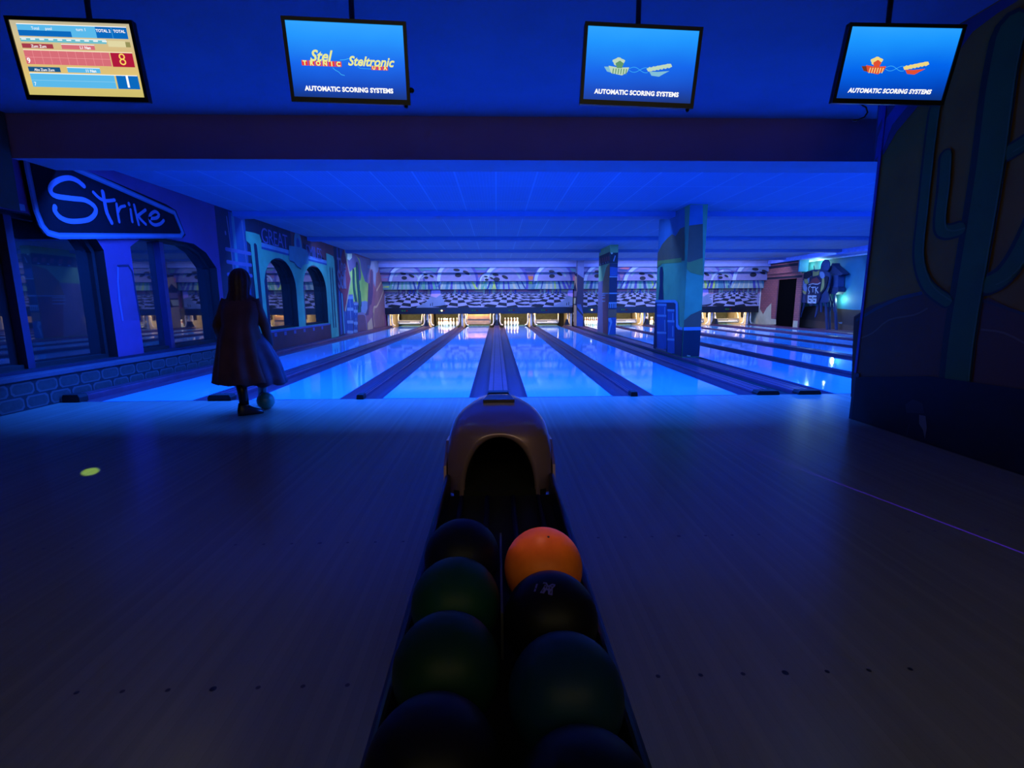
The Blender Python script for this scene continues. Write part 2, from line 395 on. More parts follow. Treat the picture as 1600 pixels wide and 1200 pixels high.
# ---------------------------------------------------------------- paint on the left wall
C3 = (0, 200, 4); C5 = (330, 320, 5.3333); C8 = (520, 380, 8); CT = (400, 350, 12.308); CQ = (340, 330, 5.2174)
D = {}
def col(name, rgb, **k): D[name] = mat('paint_'+name, tuple(c*.5 for c in rgb), k.get('rough', .7), noise=k.get('noise', .12), scale=3); return D[name]
TEAL = col('teal', (.22, .62, .30)); SKYB = col('sky_blue', (.12, .34, .36)); NAVY = col('navy', (.02, .010, .05)); INK = col('ink', (.006, .006, .02))
LILAC = col('lilac', (.38, .24, .34)); BROWN = col('brick_brown', (.30, .045, .05)); MAROON = col('maroon', (.42, .03, .05)); COBALT = col('cobalt', (.04, .09, .28))
PALEB = col('pale_blue', (.34, .40, .52)); YGREEN = col('yellow_green', (.80, .95, .12)); CACT = col('cactus_green', (.03, .22, .09)); ROCK = col('rock_violet', (.40, .13, .18))
TAN = col('tan', (.9, .55, .28)); PINK = col('pink', (1.0, .24, .26)); CREAM = col('cream', (.95, .85, .45)); ORANGE = col('orange', (1.0, .26, .05)); GREENP = col('mural_green', (.12, .7, .26))
GLOWB = col('lettering_blue', (.26, .16, .40)); WHITEP = col('white_paint', (.95, .85, .75)); GREY = col('grey_violet', (.30, .16, .24))

p = Paint(0, XL, 1)
# pier between the two near windows: outlined sunk panel
p.crop = C3
p.fill([(735, 880), (760, 852), (800, 860), (822, 900), (880, 1200), (775, 1200)], col('panel_violet', (.28, .06, .20)), 1)
p.stroke([(735, 870), (735, 960), (745, 1080), (765, 1200)], .03, GLOWB, 2); p.stroke([(735, 862), (800, 860), (825, 900), (875, 1200)], .03, NAVY, 2)
# top band of the window frame left of the sign
p.fill([(-.9, 2.2), (.06, 2.2), (.06, 2.27), (-.9, 2.27)], PALEB, 2, True)
p.fill([(-1.9, .36), (4.1, .36), (4.1, .42), (-1.9, .42)], NAVY, 1, True)
# pipe bay, Y 4.1 - 5.7
p.fill([(3.98, .0), (5.9, .0), (5.9, 2.99), (3.98, 2.99)], NAVY, 1, True)
p.fill([(4.45, .0), (5.1, .0), (5.1, 2.97), (4.45, 2.97)], COBALT, 2, True)
p.fill([(4.55, .0), (4.66, .0), (4.66, 2.97), (4.55, 2.97)], SKYB, 3, True)
p.crop = CQ
for a in ([(70, 45), (100, 250), (125, 480)], [(195, 80), (225, 350), (255, 600)]): p.stroke(a, .035, LILAC, 3)
for a in ([(65, 308), (150, 325), (265, 347)], [(75, 412), (150, 425), (270, 440)], [(80, 515), (160, 518), (275, 526)]): p.stroke(a, .075, GLOWB, 4)
p.stroke([(60, 170), (62, 185)], .05, LILAC, 3)
# red-brown frieze with lettering, teal arcade facade
p.fill([(5.72, 2.2), (11.4, 2.2), (11.4, 2.995), (5.72, 2.995)], BROWN, 1, True)
p.fill([(5.72, 2.2), (7.5, 2.2), (7.45, 2.995), (5.72, 2.995)], NAVY, 2, True)
p.fill([(8.25, 2.3), (9.6, 2.3), (9.6, 2.62), (9.9, 2.5), (8.25, 2.8)], NAVY, 2, True)
face_out = [(5.7, .48), (10.1, .48), (10.1, 2.38), (5.7, 2.44)]
p.mb.plate([(a, b) for a, b in face_out], [HOLES[2], HOLES[3]], 0, XL+.006, None, TEAL)
p.stroke([(5.75, 2.47), (7.2, 2.45), (10.1, 2.42)], .10, PALEB, 4, True); p.stroke([(5.75, 2.40), (10.1, 2.35)], .05, COBALT, 4, True)
p.fill([(5.7, 0), (10.9, 0), (10.9, .49), (5.7, .49)], BROWN, 3, True)
p.stroke([(5.74, .49), (9.98, .49)], .05, GLOWB, 5, True)
for y in (6.1, 6.65, 7.25, 7.9, 8.6, 9.3): p.fill([(y-.07, .36), (y+.07, .36), (y+.07, .45), (y-.07, .45)], GLOWB, 5, True)
# T-headed pilaster and fluted pilaster
p.crop = CQ
p.fill([(220, 162), (300, 178), (335, 192), (350, 240), (352, 300), (424, 1130), (416, 1155), (365, 1165), (352, 1130), (262, 272), (228, 240)], TEAL, 6)
p.fill([(288, 268), (298, 258), (312, 275), (318, 320), (392, 1070), (380, 1090), (366, 1070), (300, 400)], NAVY, 7)
p.fill([(10.08, 0.02), (10.83, .02), (10.83, 2.55), (10.75, 2.66), (10.08, 2.70)], TEAL, 6, True)
for y in (10.3, 10.52): p.fill([(y, .35), (y+.09, .35), (y+.09, 2.25), (y+.045, 2.32), (y, 2.25)], NAVY, 7, True)
# badge over the arches
p.crop = CT
p.ellipse((800, 390), .26, .34, SKYB, 5); p.ellipse((800, 400), .12, .18, COBALT, 6)
p.fill([(620, 415), (820, 445), (960, 500), (990, 560), (1000, 760), (900, 790), (860, 850), (820, 855), (760, 810), (700, 730), (625, 700)], SKYB, 7)
p.stroke([(640, 710), (720, 740), (780, 820), (850, 865)], .03, NAVY, 8)
p.mb.add_text('GREAT', .50, (XL+.016, 6.49, 2.52), (0, .72, 0), (0, 0, 1), GLOWB, -.002, space=.9)
p.mb.add_text('SMILES', .50, (XL+.016, 9.05, 2.44), (0, .72, 0), (0, 0, 1), GLOWB, -.002, space=.85)
# pipes and the diamond, desert and cliffs
p.fill([(10.86, 0), (11.6, 0), (11.6, 2.99), (10.86, 2.99)], NAVY, 1, True)
p.crop = C8
p.fill([(115, 90), (570, 220), (610, 560), (645, 1060), (150, 1120)], ROCK, 1, zmax=2.99)
p.fill([(40, 40), (60, 40), (120, 1130), (95, 1150)], COBALT, 3, zmax=2.99); p.fill([(80, 60), (120, 70), (135, 300), (185, 1120), (150, 1130)], COBALT, 3, zmax=2.99); p.fill([(100, 620), (118, 620), (150, 1130), (135, 1130)], SKYB, 4)
p.fill([(235, 130), (330, 200), (370, 380), (430, 500), (455, 520), (445, 830), (400, 880), (330, 880), (240, 740), (200, 650), (185, 400), (160, 200)], YGREEN, 2, smooth=2)
p.fill([(180, 190), (240, 130), (300, 170), (335, 260), (350, 420), (330, 470), (300, 300), (240, 330), (200, 360)], GREY, 3, smooth=2)
p.fill([(330, 170), (560, 225), (570, 330), (530, 560), (500, 500), (490, 330), (460, 340), (455, 500), (400, 480), (350, 320)], LILAC, 3, zmax=2.99)
p.fill([(150, 85), (235, 105), (235, 180), (205, 215), (165, 190)], CREAM, 4, zmax=2.99)
p.fill([(470, 210), (560, 225), (570, 330), (540, 380), (530, 540), (510, 480), (495, 330), (430, 310), (430, 270), (470, 280)], PALEB, 4, zmax=2.99)
for a, wd in (([(255, 360), (262, 560), (300, 780), (320, 870)], .22), ([(300, 290), (312, 500), (330, 700), (335, 860)], .28), ([(335, 630), (345, 760)], .2)): p.stroke(a, wd*1.3, NAVY, 4, smooth=3); p.stroke(a, wd*.55, CACT, 5, smooth=3)
p.fill([(250, 780), (400, 720), (445, 760), (440, 850), (350, 880)], PALEB, 3, smooth=2); 
p.fill([(470, 340), (480, 325), (500, 360), (500, 620), (480, 760), (455, 780), (440, 900), (400, 900), (430, 820), (440, 500), (455, 500), (465, 560)], col('rock_dark', (.12, .05, .14)), 5)
p.fill([(540, 370), (575, 360), (592, 380), (605, 480), (640, 600), (648, 1040), (500, 1060), (520, 800), (530, 560)], col('rock_brown', (.42, .17, .17)), 5)
p.stroke([(545, 590), (600, 490)], .10, TAN, 6); p.stroke([(500, 860), (510, 800), (545, 790), (590, 700), (630, 590)], .09, TAN, 6, smooth=3); p.stroke([(520, 1040), (505, 930), (520, 800)], .08, TAN, 6, smooth=3)
p.fill([(300, 890), (370, 880), (410, 920), (425, 1085), (310, 1105)], col('barrel_brown', (.25, .08, .12)), 5); p.stroke([(300, 885), (370, 880), (405, 915), (420, 1080)], .09, LILAC, 6, smooth=3)
p.fill([(430, 1090), (430, 1000), (480, 930), (500, 1050), (495, 1070)], TAN, 6)
for x0, x1, y0, y1, bands in ((165, 250, 650, 1120, (680, 825, 985, 1112)), (248, 305, 740, 1105, (755, 850, 1000, 1100))):
    p.fill([(x0, y0+15), (x0+20, y0), (x1-15, y0+10), (x1, y0+30), (x1, y1), (x0+10, y1+10)], COBALT, 6)
    p.stroke([(x0+5, y0), (x1-5, y0)], .05, LILAC, 8)
    for b in bands: p.stroke([(x0+12, b), (x1-4, b)], .11, PALEB, 7)
    p.stroke([((x0+x1)/2, y0+60), ((x0+x1)/2+4, y0+150)], .05, PALEB, 7); p.stroke([((x0+x1)/2+6, y0+200), ((x0+x1)/2+10, y0+300)], .05, PALEB, 7)
p.fill([(118, 85), (140, 90), (218, 450), (150, 840), (132, 850), (120, 640), (75, 590), (62, 400), (80, 260)], MAROON, 9)
p.stroke([(140, 90), (218, 450), (150, 840)], .09, TAN, 10)
p.mb.add_text('The', .62, at(520+112/8, 380+350/8, 0, XL+.03), (0, 1, 0), (0, 0, 1), LILAC, .012, shear=.1)
p.mb.add_text('Still', .85, at(520+120/8, 380+560/8, 0, XL+.03), (0, 1, 0), (0, 0, 1), LILAC, .016, space=.85)
put('mural', p.mb, wallL)

# sheet in front of the beam, painted olive where the wall lies unlit
mb = MB(); mb.box(XL, XL+.02, YB, -.02, 2.19, ZF, M_OLIVE); put('unlit_wall_sheet', mb, wallL)

# masonry plinth and sill
M_PL = mat('plinth_dark', (.008, .006, .008), .7); M_BLK = mat('plinth_block', (.035, .03, .03), .75, noise=.2, scale=20); M_BLK2 = mat('plinth_block_edge', (.07, .06, .065), .75)
mb = MB(); mb.box(XL, XL+.13, -3.6, 4.0, 0, .33, M_PL)
for row, (z0, z1) in enumerate(((.012, .155), (.172, .31))):
    y = -3.55+row*.11
    while y < 3.8:
        wd = .27+.05*random.random(); a = .02
        for ins, mm, lay in ((0, M_BLK2, .002), (.018, M_BLK, .004)):
            u0, u1, v0, v1 = y+ins, min(y+wd, 3.98)-ins, z0+ins, z1-ins; c = .03
            mb.poly([(XL+.13+lay, q, r) for q, r in ((u0+c, v0), (u1-c, v0), (u1, v0+c), (u1, v1-c), (u1-c, v1), (u0+c, v1), (u0, v1-c), (u0, v0+c))], mm)
        y += wd+.025
struct('baseboard_left', mb, label='painted block plinth under the near windows')
mb = MB(); mb.box(XL, XL+.16, -3.6, 4.02, .33, .385, mat('sill_blue', (.08, .06, .08), .6), .008); struct('trim_8', mb, label='blue sill along the top of the block plinth')

# the cut-out board with the word Strike
XS = XL+.05
p = Paint(0, XS, 1, C3)
outer = [(128, 120), (250, 120), (360, 195), (700, 330), (1040, 478), (1100, 515), (1160, 668), (1140, 690), (340, 690), (270, 660), (232, 600), (205, 500)]
wo = [p.w(q) for q in outer]; wo = clip(wo, 1, 0, 2.985)
ow = [q for q in wo]
mb = MB(); mb.prism(ow, 0, XL+.008, XS, mat('sign_board_navy', (.003, .002, .005), .8, noise=.2, spec=.1))
p.mb = mb
cy_, cz_ = 1.4, 2.35
inn = [p.w(q) for q in [(150, 120), (172, 260), (225, 520), (262, 610), (300, 655), (370, 675), (1130, 675), (1142, 655), (1090, 530), (700, 355), (335, 195), (250, 130)]]
inn = [(a, min(b, 2.97)) for a, b in inn]
p.stroke(inn, .075, col('border_blue', (.14, .14, .24)), 1, True, closed=False); p.stroke(inn, .03, col('border_light', (.22, .22, .36)), 2, True)
S_ = [(520, 362), (480, 330), (430, 312), (370, 322), (320, 355), (312, 395), (345, 425), (440, 440), (530, 452), (590, 495), (588, 540), (540, 575), (440, 583), (375, 560), (340, 520), (340, 492)]
ws = [.07]*3+[.09]*4+[.075]*5+[.06]*3+[.1]*3+[.06]
p.stroke(S_, .062, col('lettering_light', (.26, .16, .30)), 3, smooth=5)
LT = D['lettering_light']
for a, wd in (([(638, 398), (650, 460), (665, 530), (695, 592)], .06), ([(580, 402), (620, 440), (660, 455), (712, 450)], .045), ([(725, 475), (732, 530), (742, 586)], .045), ([(735, 525), (750, 495), (778, 487)], .04),
              ([(813, 510), (818, 550), (824, 586)], .045), ([(802, 472), (804, 478)], .05), ([(835, 482), (848, 540), (864, 604)], .045), ([(906, 512), (855, 550)], .045), ([(858, 548), (880, 575), (908, 602)], .045),
              ([(932, 565), (975, 562), (990, 540), (965, 522), (935, 545), (935, 585), (965, 606), (1000, 598), (1020, 578)], .05)):
    p.stroke(a, wd, LT, 3, smooth=3)
tag(put('wall_sign', fixn(mb) if False else mb), 'navy wedge-shaped wall sign with blue border reading Strike', 'sign')

# ---------------------------------------------------------------- far right wall: desert mural wall, brick facade with a doorway
mb = MB(); mb.box(XR, XR+.1, YB, 20.4, 0, ZF, mat('mural_wall_blue', (.02, .15, .20), .7, noise=.15, scale=1)); wallR = struct('wall_right', mb)
CR = (1240, 400, 10)
p = Paint(0, XR, -1, CR)
p.fill([(8.0, 0), (18, 0), (18, .95), (16.4, 1.0), (15.5, .88), (14.4, .96), (13.4, .84), (12.4, .80), (10, .83), (8, .8)], col('desert_soil', (.10, .045, .035)), 1, True)
p.fill([(8.0, 0), (18, 0), (18, .3), (15, .34), (12, .2), (8, .25)], col('desert_soil_light', (.20, .09, .05)), 2, True)
p.fill([(700, 1035), (765, 1030), (760, 1062), (715, 1055)], PALEB, 3)
put('mural', p.mb, wallR)
mb = MB(); mb.box(XR-.09, XR, 8.0, 18, 2.79, 2.84, mat('cornice_white', (.75, .85, .95), .5)); struct('trim_9', mb, label='pale cornice along the far right mural wall')
mb = MB(); mb.box(XR-.9, XR, 8.0, 17.0, 2.84, ZC, mat('soffit_blue', (.22, .30, .75), .7)); struct('trim_10', mb, label='dropped blue soffit above the right mural')
XBK = 12.86
M_BRICK = brick_mat('brick_facade', (.34, .085, .07), (.27, .07, .06), (.13, .05, .05), .26, .085, .010)
e0, d0, d1 = at(1250, 470, 0, XBK)[1], at(1242, 470, 0, XBK)[1], at(1213, 470, 0, XBK)[1]
mb = MB()
mb.plate([(e0, 0), (17.9, 0), (17.9, 3.0), (e0+.15, 3.0), (e0+.15, 2.3), (e0, 2.3)], [[(d0, .001), (d1, .001), (d1, 2.1), (d0, 2.1)]], 0, XBK, XBK+.06, M_BRICK, M_BRICK)
wb = struct('wall_brick', fixn(mb), label='brick facade with a dark doorway at the far right'); wb['kind'] = 'structure'
mb = MB(); mb.box(XBK-.10, XBK-.0, e0+.17, 17.3, 2.36, 2.995, M_BRICK); mb.box(XBK-.10, XR-.35, e0+.10, e0+.165, 2.36, 2.995, mat('facade_side_teal', (.03, .22, .32), .7)); put('parapet', mb, wb)
CB = (1080, 400, 8.8889)
p = Paint(0, XBK-.10, -1, CB)
p.fill([(e0+.2, 2.78), (17.2, 2.78), (17.2, 2.94), (e0+.2, 2.94)], INK, 1, True)
p.fill([(e0+.2, 2.9), (17.2, 2.86), (17.2, 2.9), (e0+.2, 2.97)], CREAM, 2, True); p.fill([(e0+.2, 2.62), (17.2, 2.62), (17.2, 2.74), (e0+.2, 2.74)], INK, 1, True)
put('painted_cornice', p.mb, wb)
p = Paint(0, XBK, -1, CB)
p.fill([(e0, 2.12), (17.9, 2.16), (17.9, 2.24), (e0, 2.22)], INK, 2, True)
for a in ([(905, 700), (960, 740), (1000, 810), (1050, 720), (1115, 655), (1110, 870), (1180, 880), (1180, 950), (900, 960), (840, 900)],): p.fill(a, CREAM, 2)
p.fill([(e0+.02, 0), (d0-.02, 0), (d0-.02, .3), (e0+.02, .3)], CREAM, 2, True)
put('painted_plaster', p.mb, wb)
mb = MB(); mb.box(XBK+.065, XBK+.09, d0-.1, d1+.1, .0, 2.15, mat('doorway_painted_dark', (.0006, .0006, .0008), .95, noise=0, spec=.05)); dr = struct('door_1', mb, label='black sheet standing for the unlit doorway in the brick facade')  # black sheet paints the dark beyond the opening
mb = MB(); mb.box(XBK, XBK+.1, 17.9, 20.4, 0, ZC, mat('pit_side', (.75, .68, .5), .8)); struct('wall_pit_right', mb)

# ---------------------------------------------------------------- wing wall at the right with the big cactus mural
XW = 3.5
M_WING = mat('wing_wall_umber', (.26, .14, .006), .8, noise=.2, scale=2)
mb = MB(); mb.box(XW, XW+.35, YB, -1.30, 0, ZF, M_WING); wing = struct('wall_wing', mb, label='dark wing wall painted with a tall cactus and hills')
WG = (1360, 160, 3.75)
p = Paint(0, XW, -1, (0, 0, 1))
K1 = col('cactus_dark', (.02, .06, .01)); K2 = col('cactus_mid', (.07, .26, .03)); K3 = col('cactus_light', (.14, .34, .08)); HILL = col('hill_plum', (.24, .10, .012)); HEDGE = col('hill_edge', (.36, .22, .08))
BLK = col('skirting_black', (.008, .008, .010), noise=.3); OCH = col('ochre_haze', (.12, .10, .04)); DBL = col('dusk_blue', (.08, .10, .22)); DBL2 = col('dusk_blue_light', (.06, .12, .60))
p.crop = (0, 0, 1)
p.fill([(1366, 252), (1382, 240), (1402, 205), (1430, 172), (1452, 140), (1488, 95), (1520, 50), (1560, 20), (1625, -20), (1610, -45), (1380, 60)], DBL, 1, zmax=3.2)
p.fill([(1368, 250), (1380, 235), (1395, 195), (1420, 165), (1400, 165), (1382, 190), (1372, 215)], DBL2, 2); p.fill([(1372, 200), (1392, 160), (1384, 150), (1374, 168)], DBL2, 2)
p.fill([(1335, 495), (1360, 478), (1400, 465), (1440, 457), (1470, 470), (1500, 480), (1545, 465), (1600, 490), (1700, 560), (1760, 700), (1330, 620)], HILL, 2)
p.stroke([(1340, 500), (1370, 482), (1405, 466), (1440, 458)], .03, col('horizon_teal', (.09, .14, .13)), 2); p.stroke([(1342, 530), (1365, 520), (1390, 500), (1430, 492), (1450, 482)], .014, HEDGE, 3, smooth=3)
p.stroke([(1535, 515), (1570, 520), (1610, 540)], .014, HEDGE, 3, smooth=3); p.stroke([(1490, 500), (1540, 470), (1600, 490)], .02, OCH, 3)
def cactus(pts, wd):
    a = [p.w(q) for q in pts]; a = smoothpts(a, 6)
    p.stroke(a, wd, K1, 4, True); b = [(y-wd*.08, z) for y, z in a]; p.stroke(b, wd*.76, K2, 5, True)
    e = [(y-wd*.43, z) for y, z in a]; p.stroke(e, .012, K3, 6, True)
cactus([(1436, 170+10), (1462, 170), (1455, 220), (1443, 330), (1437, 400), (1450, 445), (1480, 470)][1:], .12)
cactus([(1479, 245), (1476, 290), (1470, 350), (1480, 362), (1500, 358)], .125)
cactus([(1640, 300), (1598, 390), (1570, 430), (1545, 445)], .16); cactus([(1650, 190), (1600, 225), (1575, 240)], .12)
cactus([(1578, 50), (1562, 130), (1545, 260), (1522, 400), (1502, 520), (1494, 590)], .27)
p.fill([(YB+.1, .0), (-1.31, .0), (-1.31, .42), (-2.1, .55), (-3.2, .58), (YB+.1, .58)], BLK, 7, True)
p.fill([(1418, 632), (1430, 624), (1445, 630), (1448, 646), (1420, 645)], col('mark_grey', (.05, .05, .07)), 8); p.fill([(1440, 648), (1450, 650), (1452, 668), (1449, 686), (1446, 672), (1440, 662)], col('mark_white', (.35, .33, .30)), 8); p.stroke([(1424, 664), (1420, 682)], .01, D['mark_grey'], 8)
put('mural', p.mb, wing)
mb = MB(); mb.box(XW-.012, XW+.36, -1.30, -1.27, 0, ZF, mat('corner_blue', (.03, .04, .30), .5)); 
mb.box(XW-.016, XW-.012, -1.345, -1.275, 0.0, .46, mat('corner_dark', (.01, .01, .03), .5))
struct('trim_11', mb, label='blue corner bead at the end of the wing wall')
mb = MB(); q = 0
for z0, z1 in ((.05, .13), (.145, .27), (.29, .43)):
    mb.prism([(-1.395, z0), (-1.35, z0+.01), (-1.335, z0+.03), (-1.345, z1-.02), (-1.39, z1), (-1.38, (z0+z1)/2)], 0, XW-.006, XW-.003, mat('chipped_white', (.30, .34, .5), .7))
struct('trim_12', fixn(mb), label='worn pale strip low on the wing wall edge')

# ---------------------------------------------------------------- boards standing off the far right mural wall: shield sign and water tower
CR = (1240, 400, 10)
def board(name, label, cat, layers, x, th, extra=None, smooth=0):
    """layers: list of (pixel polygon, material, dx)"""
    t = None
    for i, (pts, m, dx, sm) in enumerate(layers):
        p = Paint(0, x-dx, -1, CR); w_ = [p.w(q) for q in pts]
        if sm: w_ = smoothpts(w_, sm, True)
        mb = MB(); mb.prism(w_, 0, x-dx, x-dx+(th if i == 0 else .006), m); fixn(mb)
        if i == 0: t = tag(put(name, mb), label, cat)
        else: put(['panel', 'emblem', 'scroll', 'field', 'ornament'][min(4, (i-1) % 5)], mb, t)
    return t
M_BB = col('board_blue', (.03, .05, .14)); M_BB2 = col('board_blue_light', (.05, .10, .26)); 
XT = XR-.30
tw = thing('water_tower_cutout', 'blue wooden water tower cut-out with pointed roof before the glowing wall', 'wall decoration', at(1302, 490, 0, XT))
def part(nm, pts, m, x, th=.03):
    p = Paint(0, x, -1, CR); mb = MB(); mb.prism(clip([p.w(q) for q in pts], 1, .021, 9), 0, x, x+th, m); return put(nm, fixn(mb), tw)
part('tank', [(560, 290), (695, 300), (690, 480), (672, 520), (545, 500), (550, 400)], M_BB2, XT, .25)
part('roof', [(500, 240), (595, 142), (600, 112), (612, 112), (618, 145), (768, 280), (735, 302), (690, 305), (560, 280)], M_BB, XT-.03, .28)
part('platform', [(540, 480), (700, 490), (698, 560), (655, 600), (540, 590)], M_BB, XT-.04, .28)
part('plank', [(598, 310), (622, 310), (616, 470), (594, 468)], M_BB, XT-.012, .01)
for a in ([(545, 590), (562, 590), (560, 1200), (545, 1200)], [(622, 590), (645, 590), (672, 1220), (646, 1220)]): part('leg', a, M_BB, XT, .06)
for a in ([(555, 600), (572, 620), (640, 860), (622, 870)], [(632, 620), (642, 640), (580, 850), (565, 840)]): part('brace', a, M_BB, XT+.02, .03)
XS2 = XR-.55
sg = thing('shield_sign', 'crested blue and gold roadside shield sign bearing the number 66', 'sign', at(1268, 487, 0, XS2))
def sp_(nm, pts, m, dx, th, sm=0):
    p = Paint(0, XS2-dx, -1, CR); w_ = [p.w(q) for q in pts]; w_ = clip(smoothpts(w_, sm, True) if sm else w_, 1, .021, 9)
    mb = MB(); mb.prism(w_, 0, XS2-dx, XS2-dx+th, m); return put(nm, fixn(mb), sg)
sp_('backboard', [(130, 310), (180, 260), (250, 232), (300, 215), (430, 212), (500, 230), (555, 270), (570, 340), (545, 480), (520, 560), (545, 640), (540, 720), (430, 730), (100, 725), (85, 600), (120, 480), (110, 400)], M_BB, 0, .05, 2)
GOLD = col('gold', (.62, .50, .12)); SIL = col('silver_blue', (.34, .40, .55))
sp_('crown', [(300, 230), (345, 250), (400, 225), (385, 300), (300, 320)], GOLD, .03, .02)
for a in ([(218, 290), (260, 280), (265, 340), (235, 420), (200, 400)], [(405, 260), (450, 245), (480, 290), (470, 350), (420, 340)], [(150, 440), (200, 440), (215, 520), (190, 560), (150, 520)]): sp_('feather', a, SIL, .03, .02, 2)
for a in ([(165, 355), (215, 365), (225, 430), (180, 430)], [(430, 370), (485, 360), (470, 500), (430, 560), (395, 540)], [(140, 540), (200, 560), (185, 600), (150, 580)]): sp_('leaf', a, GOLD, .04, .02, 2)
sp_('dark_scroll', [(180, 260), (250, 235), (280, 300), (200, 360), (160, 340)], INK, .045, .02, 2); sp_('dark_scroll', [(480, 330), (540, 330), (500, 500), (430, 590), (430, 560), (480, 480)], INK, .045, .02, 2)
sh = sp_('shield', [(250, 330), (300, 320), (400, 325), (430, 370), (425, 440), (405, 540), (415, 640), (385, 720), (320, 745), (275, 785), (230, 748), (190, 720), (178, 640), (200, 560), (215, 500), (200, 460), (240, 430)], col('shield_black', (.02, .01, .05)), .07, .03)
p = Paint(0, XS2-.071, -1, CR)
p.fill([(250, 430), (290, 360), (340, 340), (360, 330), (420, 400), (425, 430), (380, 450), (340, 430), (300, 445)], BROWN, 1); p.stroke([(240, 450), (300, 432), (340, 440), (380, 440), (420, 418)], .035, WHITEP, 2)
for a in ([(265, 470), (240, 490), (235, 530), (250, 560), (240, 590)], [(280, 490), (330, 488)], [(305, 490), (303, 560)], [(345, 485), (345, 580)], [(380, 490), (350, 525), (385, 575)]): p.stroke(a, .045, WHITEP, 3)
for x0 in (220, 290):
    p.stroke([(x0+62, 630), (x0+12, 628), (x0+8, 722), (x0+56, 728), (x0+60, 678), (x0+12, 674)], .075, WHITEP, 3)
put('lettering', p.mb, sh)
for a in ([(318, 150), (325, 215)], [(450, 150), (412, 215)]):
    q = [at(1240+u/10, 400+v/10, 0, XS2+.02) for u, v in a]; mb = MB(); mb.tube(q, .015, M_BB, 6); put('horn', mb, sg)
mb = MB(); c = at(1252.5, 443.5, 0, XS2-.03); mb.prism([(c.y+.16*math.cos(a), c.z+.16*math.sin(a)) for a in [2*PI*k/18 for k in range(18)]], 0, XS2-.03, XS2-.01, SIL); put('disc', fixn(mb), sg)
for (px_, py_, r_) in ((1246, 418, .24), (1290.5, 416, .26)):
    mb = MB(); c = at(px_, py_, 0, XS2+.1); mb.prism([(c.y+r_*math.cos(a), c.z+r_*math.sin(a)) for a in [2*PI*k/18 for k in range(18)]], 0, XS2+.06, XS2+.1, M_BB2); put('roundel', fixn(mb), sg)
for a in ([(155, 725), (185, 725), (130, 870), (105, 960), (95, 960)], [(370, 725), (395, 725), (360, 900), (335, 960), (325, 960)], [(415, 725), (440, 725), (430, 880), (412, 880)], [(480, 725), (510, 725), (530, 1260), (505, 1260)]): sp_('post', a, M_BB, -.06, .04)

# ================================================================== lanes and dividers
GW = .235
M_GUT = boards('gutter_plastic', (.08, .03, .055), .03, .42, .25, .25)
M_CAP = mat('divider_cap', (.12, .04, .075), .3, noise=.2, scale=8); M_RUB = mat('rubber_black', (.004, .004, .006), .6, noise=0)
lane_lab = ['glossy blue-lit lane nearest the left wall', 'blue-lit lane second left of the central divider, full rack of pins', 'blue-lit lane just left of the central divider',
            'blue-lit lane just right of the central divider', 'blue-lit lane running along the left side of the painted pillars', 'blue-lit lane just right of the painted pillars',
            'second blue-lit lane right of the painted pillars', 'third blue-lit lane right of the painted pillars', 'fourth blue-lit lane right of the painted pillars', 'farthest right lane below the brick facade']
for (x0, x1), lb in zip(EDGES, lane_lab):
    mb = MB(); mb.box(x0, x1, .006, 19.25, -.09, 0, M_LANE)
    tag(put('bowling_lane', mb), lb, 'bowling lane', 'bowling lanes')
def gutter(par, x0, x1):
    n = 8; xs = [x0+(x1-x0)*k/n for k in range(n+1)]; cz = lambda x: -.006-.075*math.sqrt(max(0, 1-((x-(x0+x1)/2)/((x1-x0)/2))**2))
    mb = MB(); mb.loft([[(x, y, cz(x)) for x in xs] for y in (.006, 18.12)], M_GUT); mb.loft([[(x, .006, cz(x)) for x in xs], [(x, .006, -.13) for x in xs]], M_RUB, smooth=False)
    put('gutter', mb, par)
def cap(par, x0, x1, h=.05, y1=17.95, y0=.05, endcap=True):
    mb = MB(); mb.box(x0, x1, y0, y1, -.13, h, M_CAP, .012); 
    for x in (x0+(x1-x0)*.25, x0+(x1-x0)*.75): mb.box(x-.004, x+.004, y0+.02, y1, h-.001, h+.002, M_RUB)
    put('capping', mb, par)
    if endcap:
        mb = MB(); c = (x0+x1)/2; a = (x1-x0)/2+.012
        mb.prism([(c-a, .0), (c+a, .0), (c+a, h*.8), (c+a*.85, h+.02), (c-a*.85, h+.02), (c-a, h*.8)], 1, -.03, .10, M_RUB); o = put('end_cap', fixn(mb), par)
def wedge(lab, x0, x1, y, z):
    mb = MB(); c = (x0+x1)/2; mb.prism([(x0, z), (x1, z), (c+.05, .22), (c+.03, .32), (c-.03, .32), (c-.05, .22)], 1, y, y+.33, M_RUB)
    tag(put('return_housing', fixn(mb)), 'black ball lift housing '+lab, 'ball lift housing', 'ball lift housings at the far end of the dividers')
def divider(xa, xb, kind, lab):
    t = thing('lane_divider', lab, 'lane divider', ((xa+xb)/2, 0, 0), 'lane dividers')
    gutter(t, xa, xa+GW); gutter(t, xb-GW, xb)
    if kind == 'pillar':
        cap(t, xa+GW, xa+GW+.26, .03); cap(t, 3.755, 4.02, .03); mb = MB(); mb.box(xa+GW+.26, 3.755, .05, 18, -.13, -.02, M_DARK); put('channel', mb, t); wedge('left of the farthest pillar', 3.25, 3.5, 17.6, .053); wedge('right of the farthest pillar', 4.03, 4.24, 17.6, -.01)
    elif kind == 'wide': cap(t, xa+GW, xb-GW); wedge('at the far end of the '+lab.split(' behind the person')[0].split(' straight')[0].replace('lane divider', 'divider'), xa+GW+.02, xb-GW-.02, 17.6, .053)
    else: cap(t, xa+GW, xb-GW, .035)
    return t
gaps = [(EDGES[i][1], EDGES[i+1][0]) for i in range(len(EDGES)-1)]
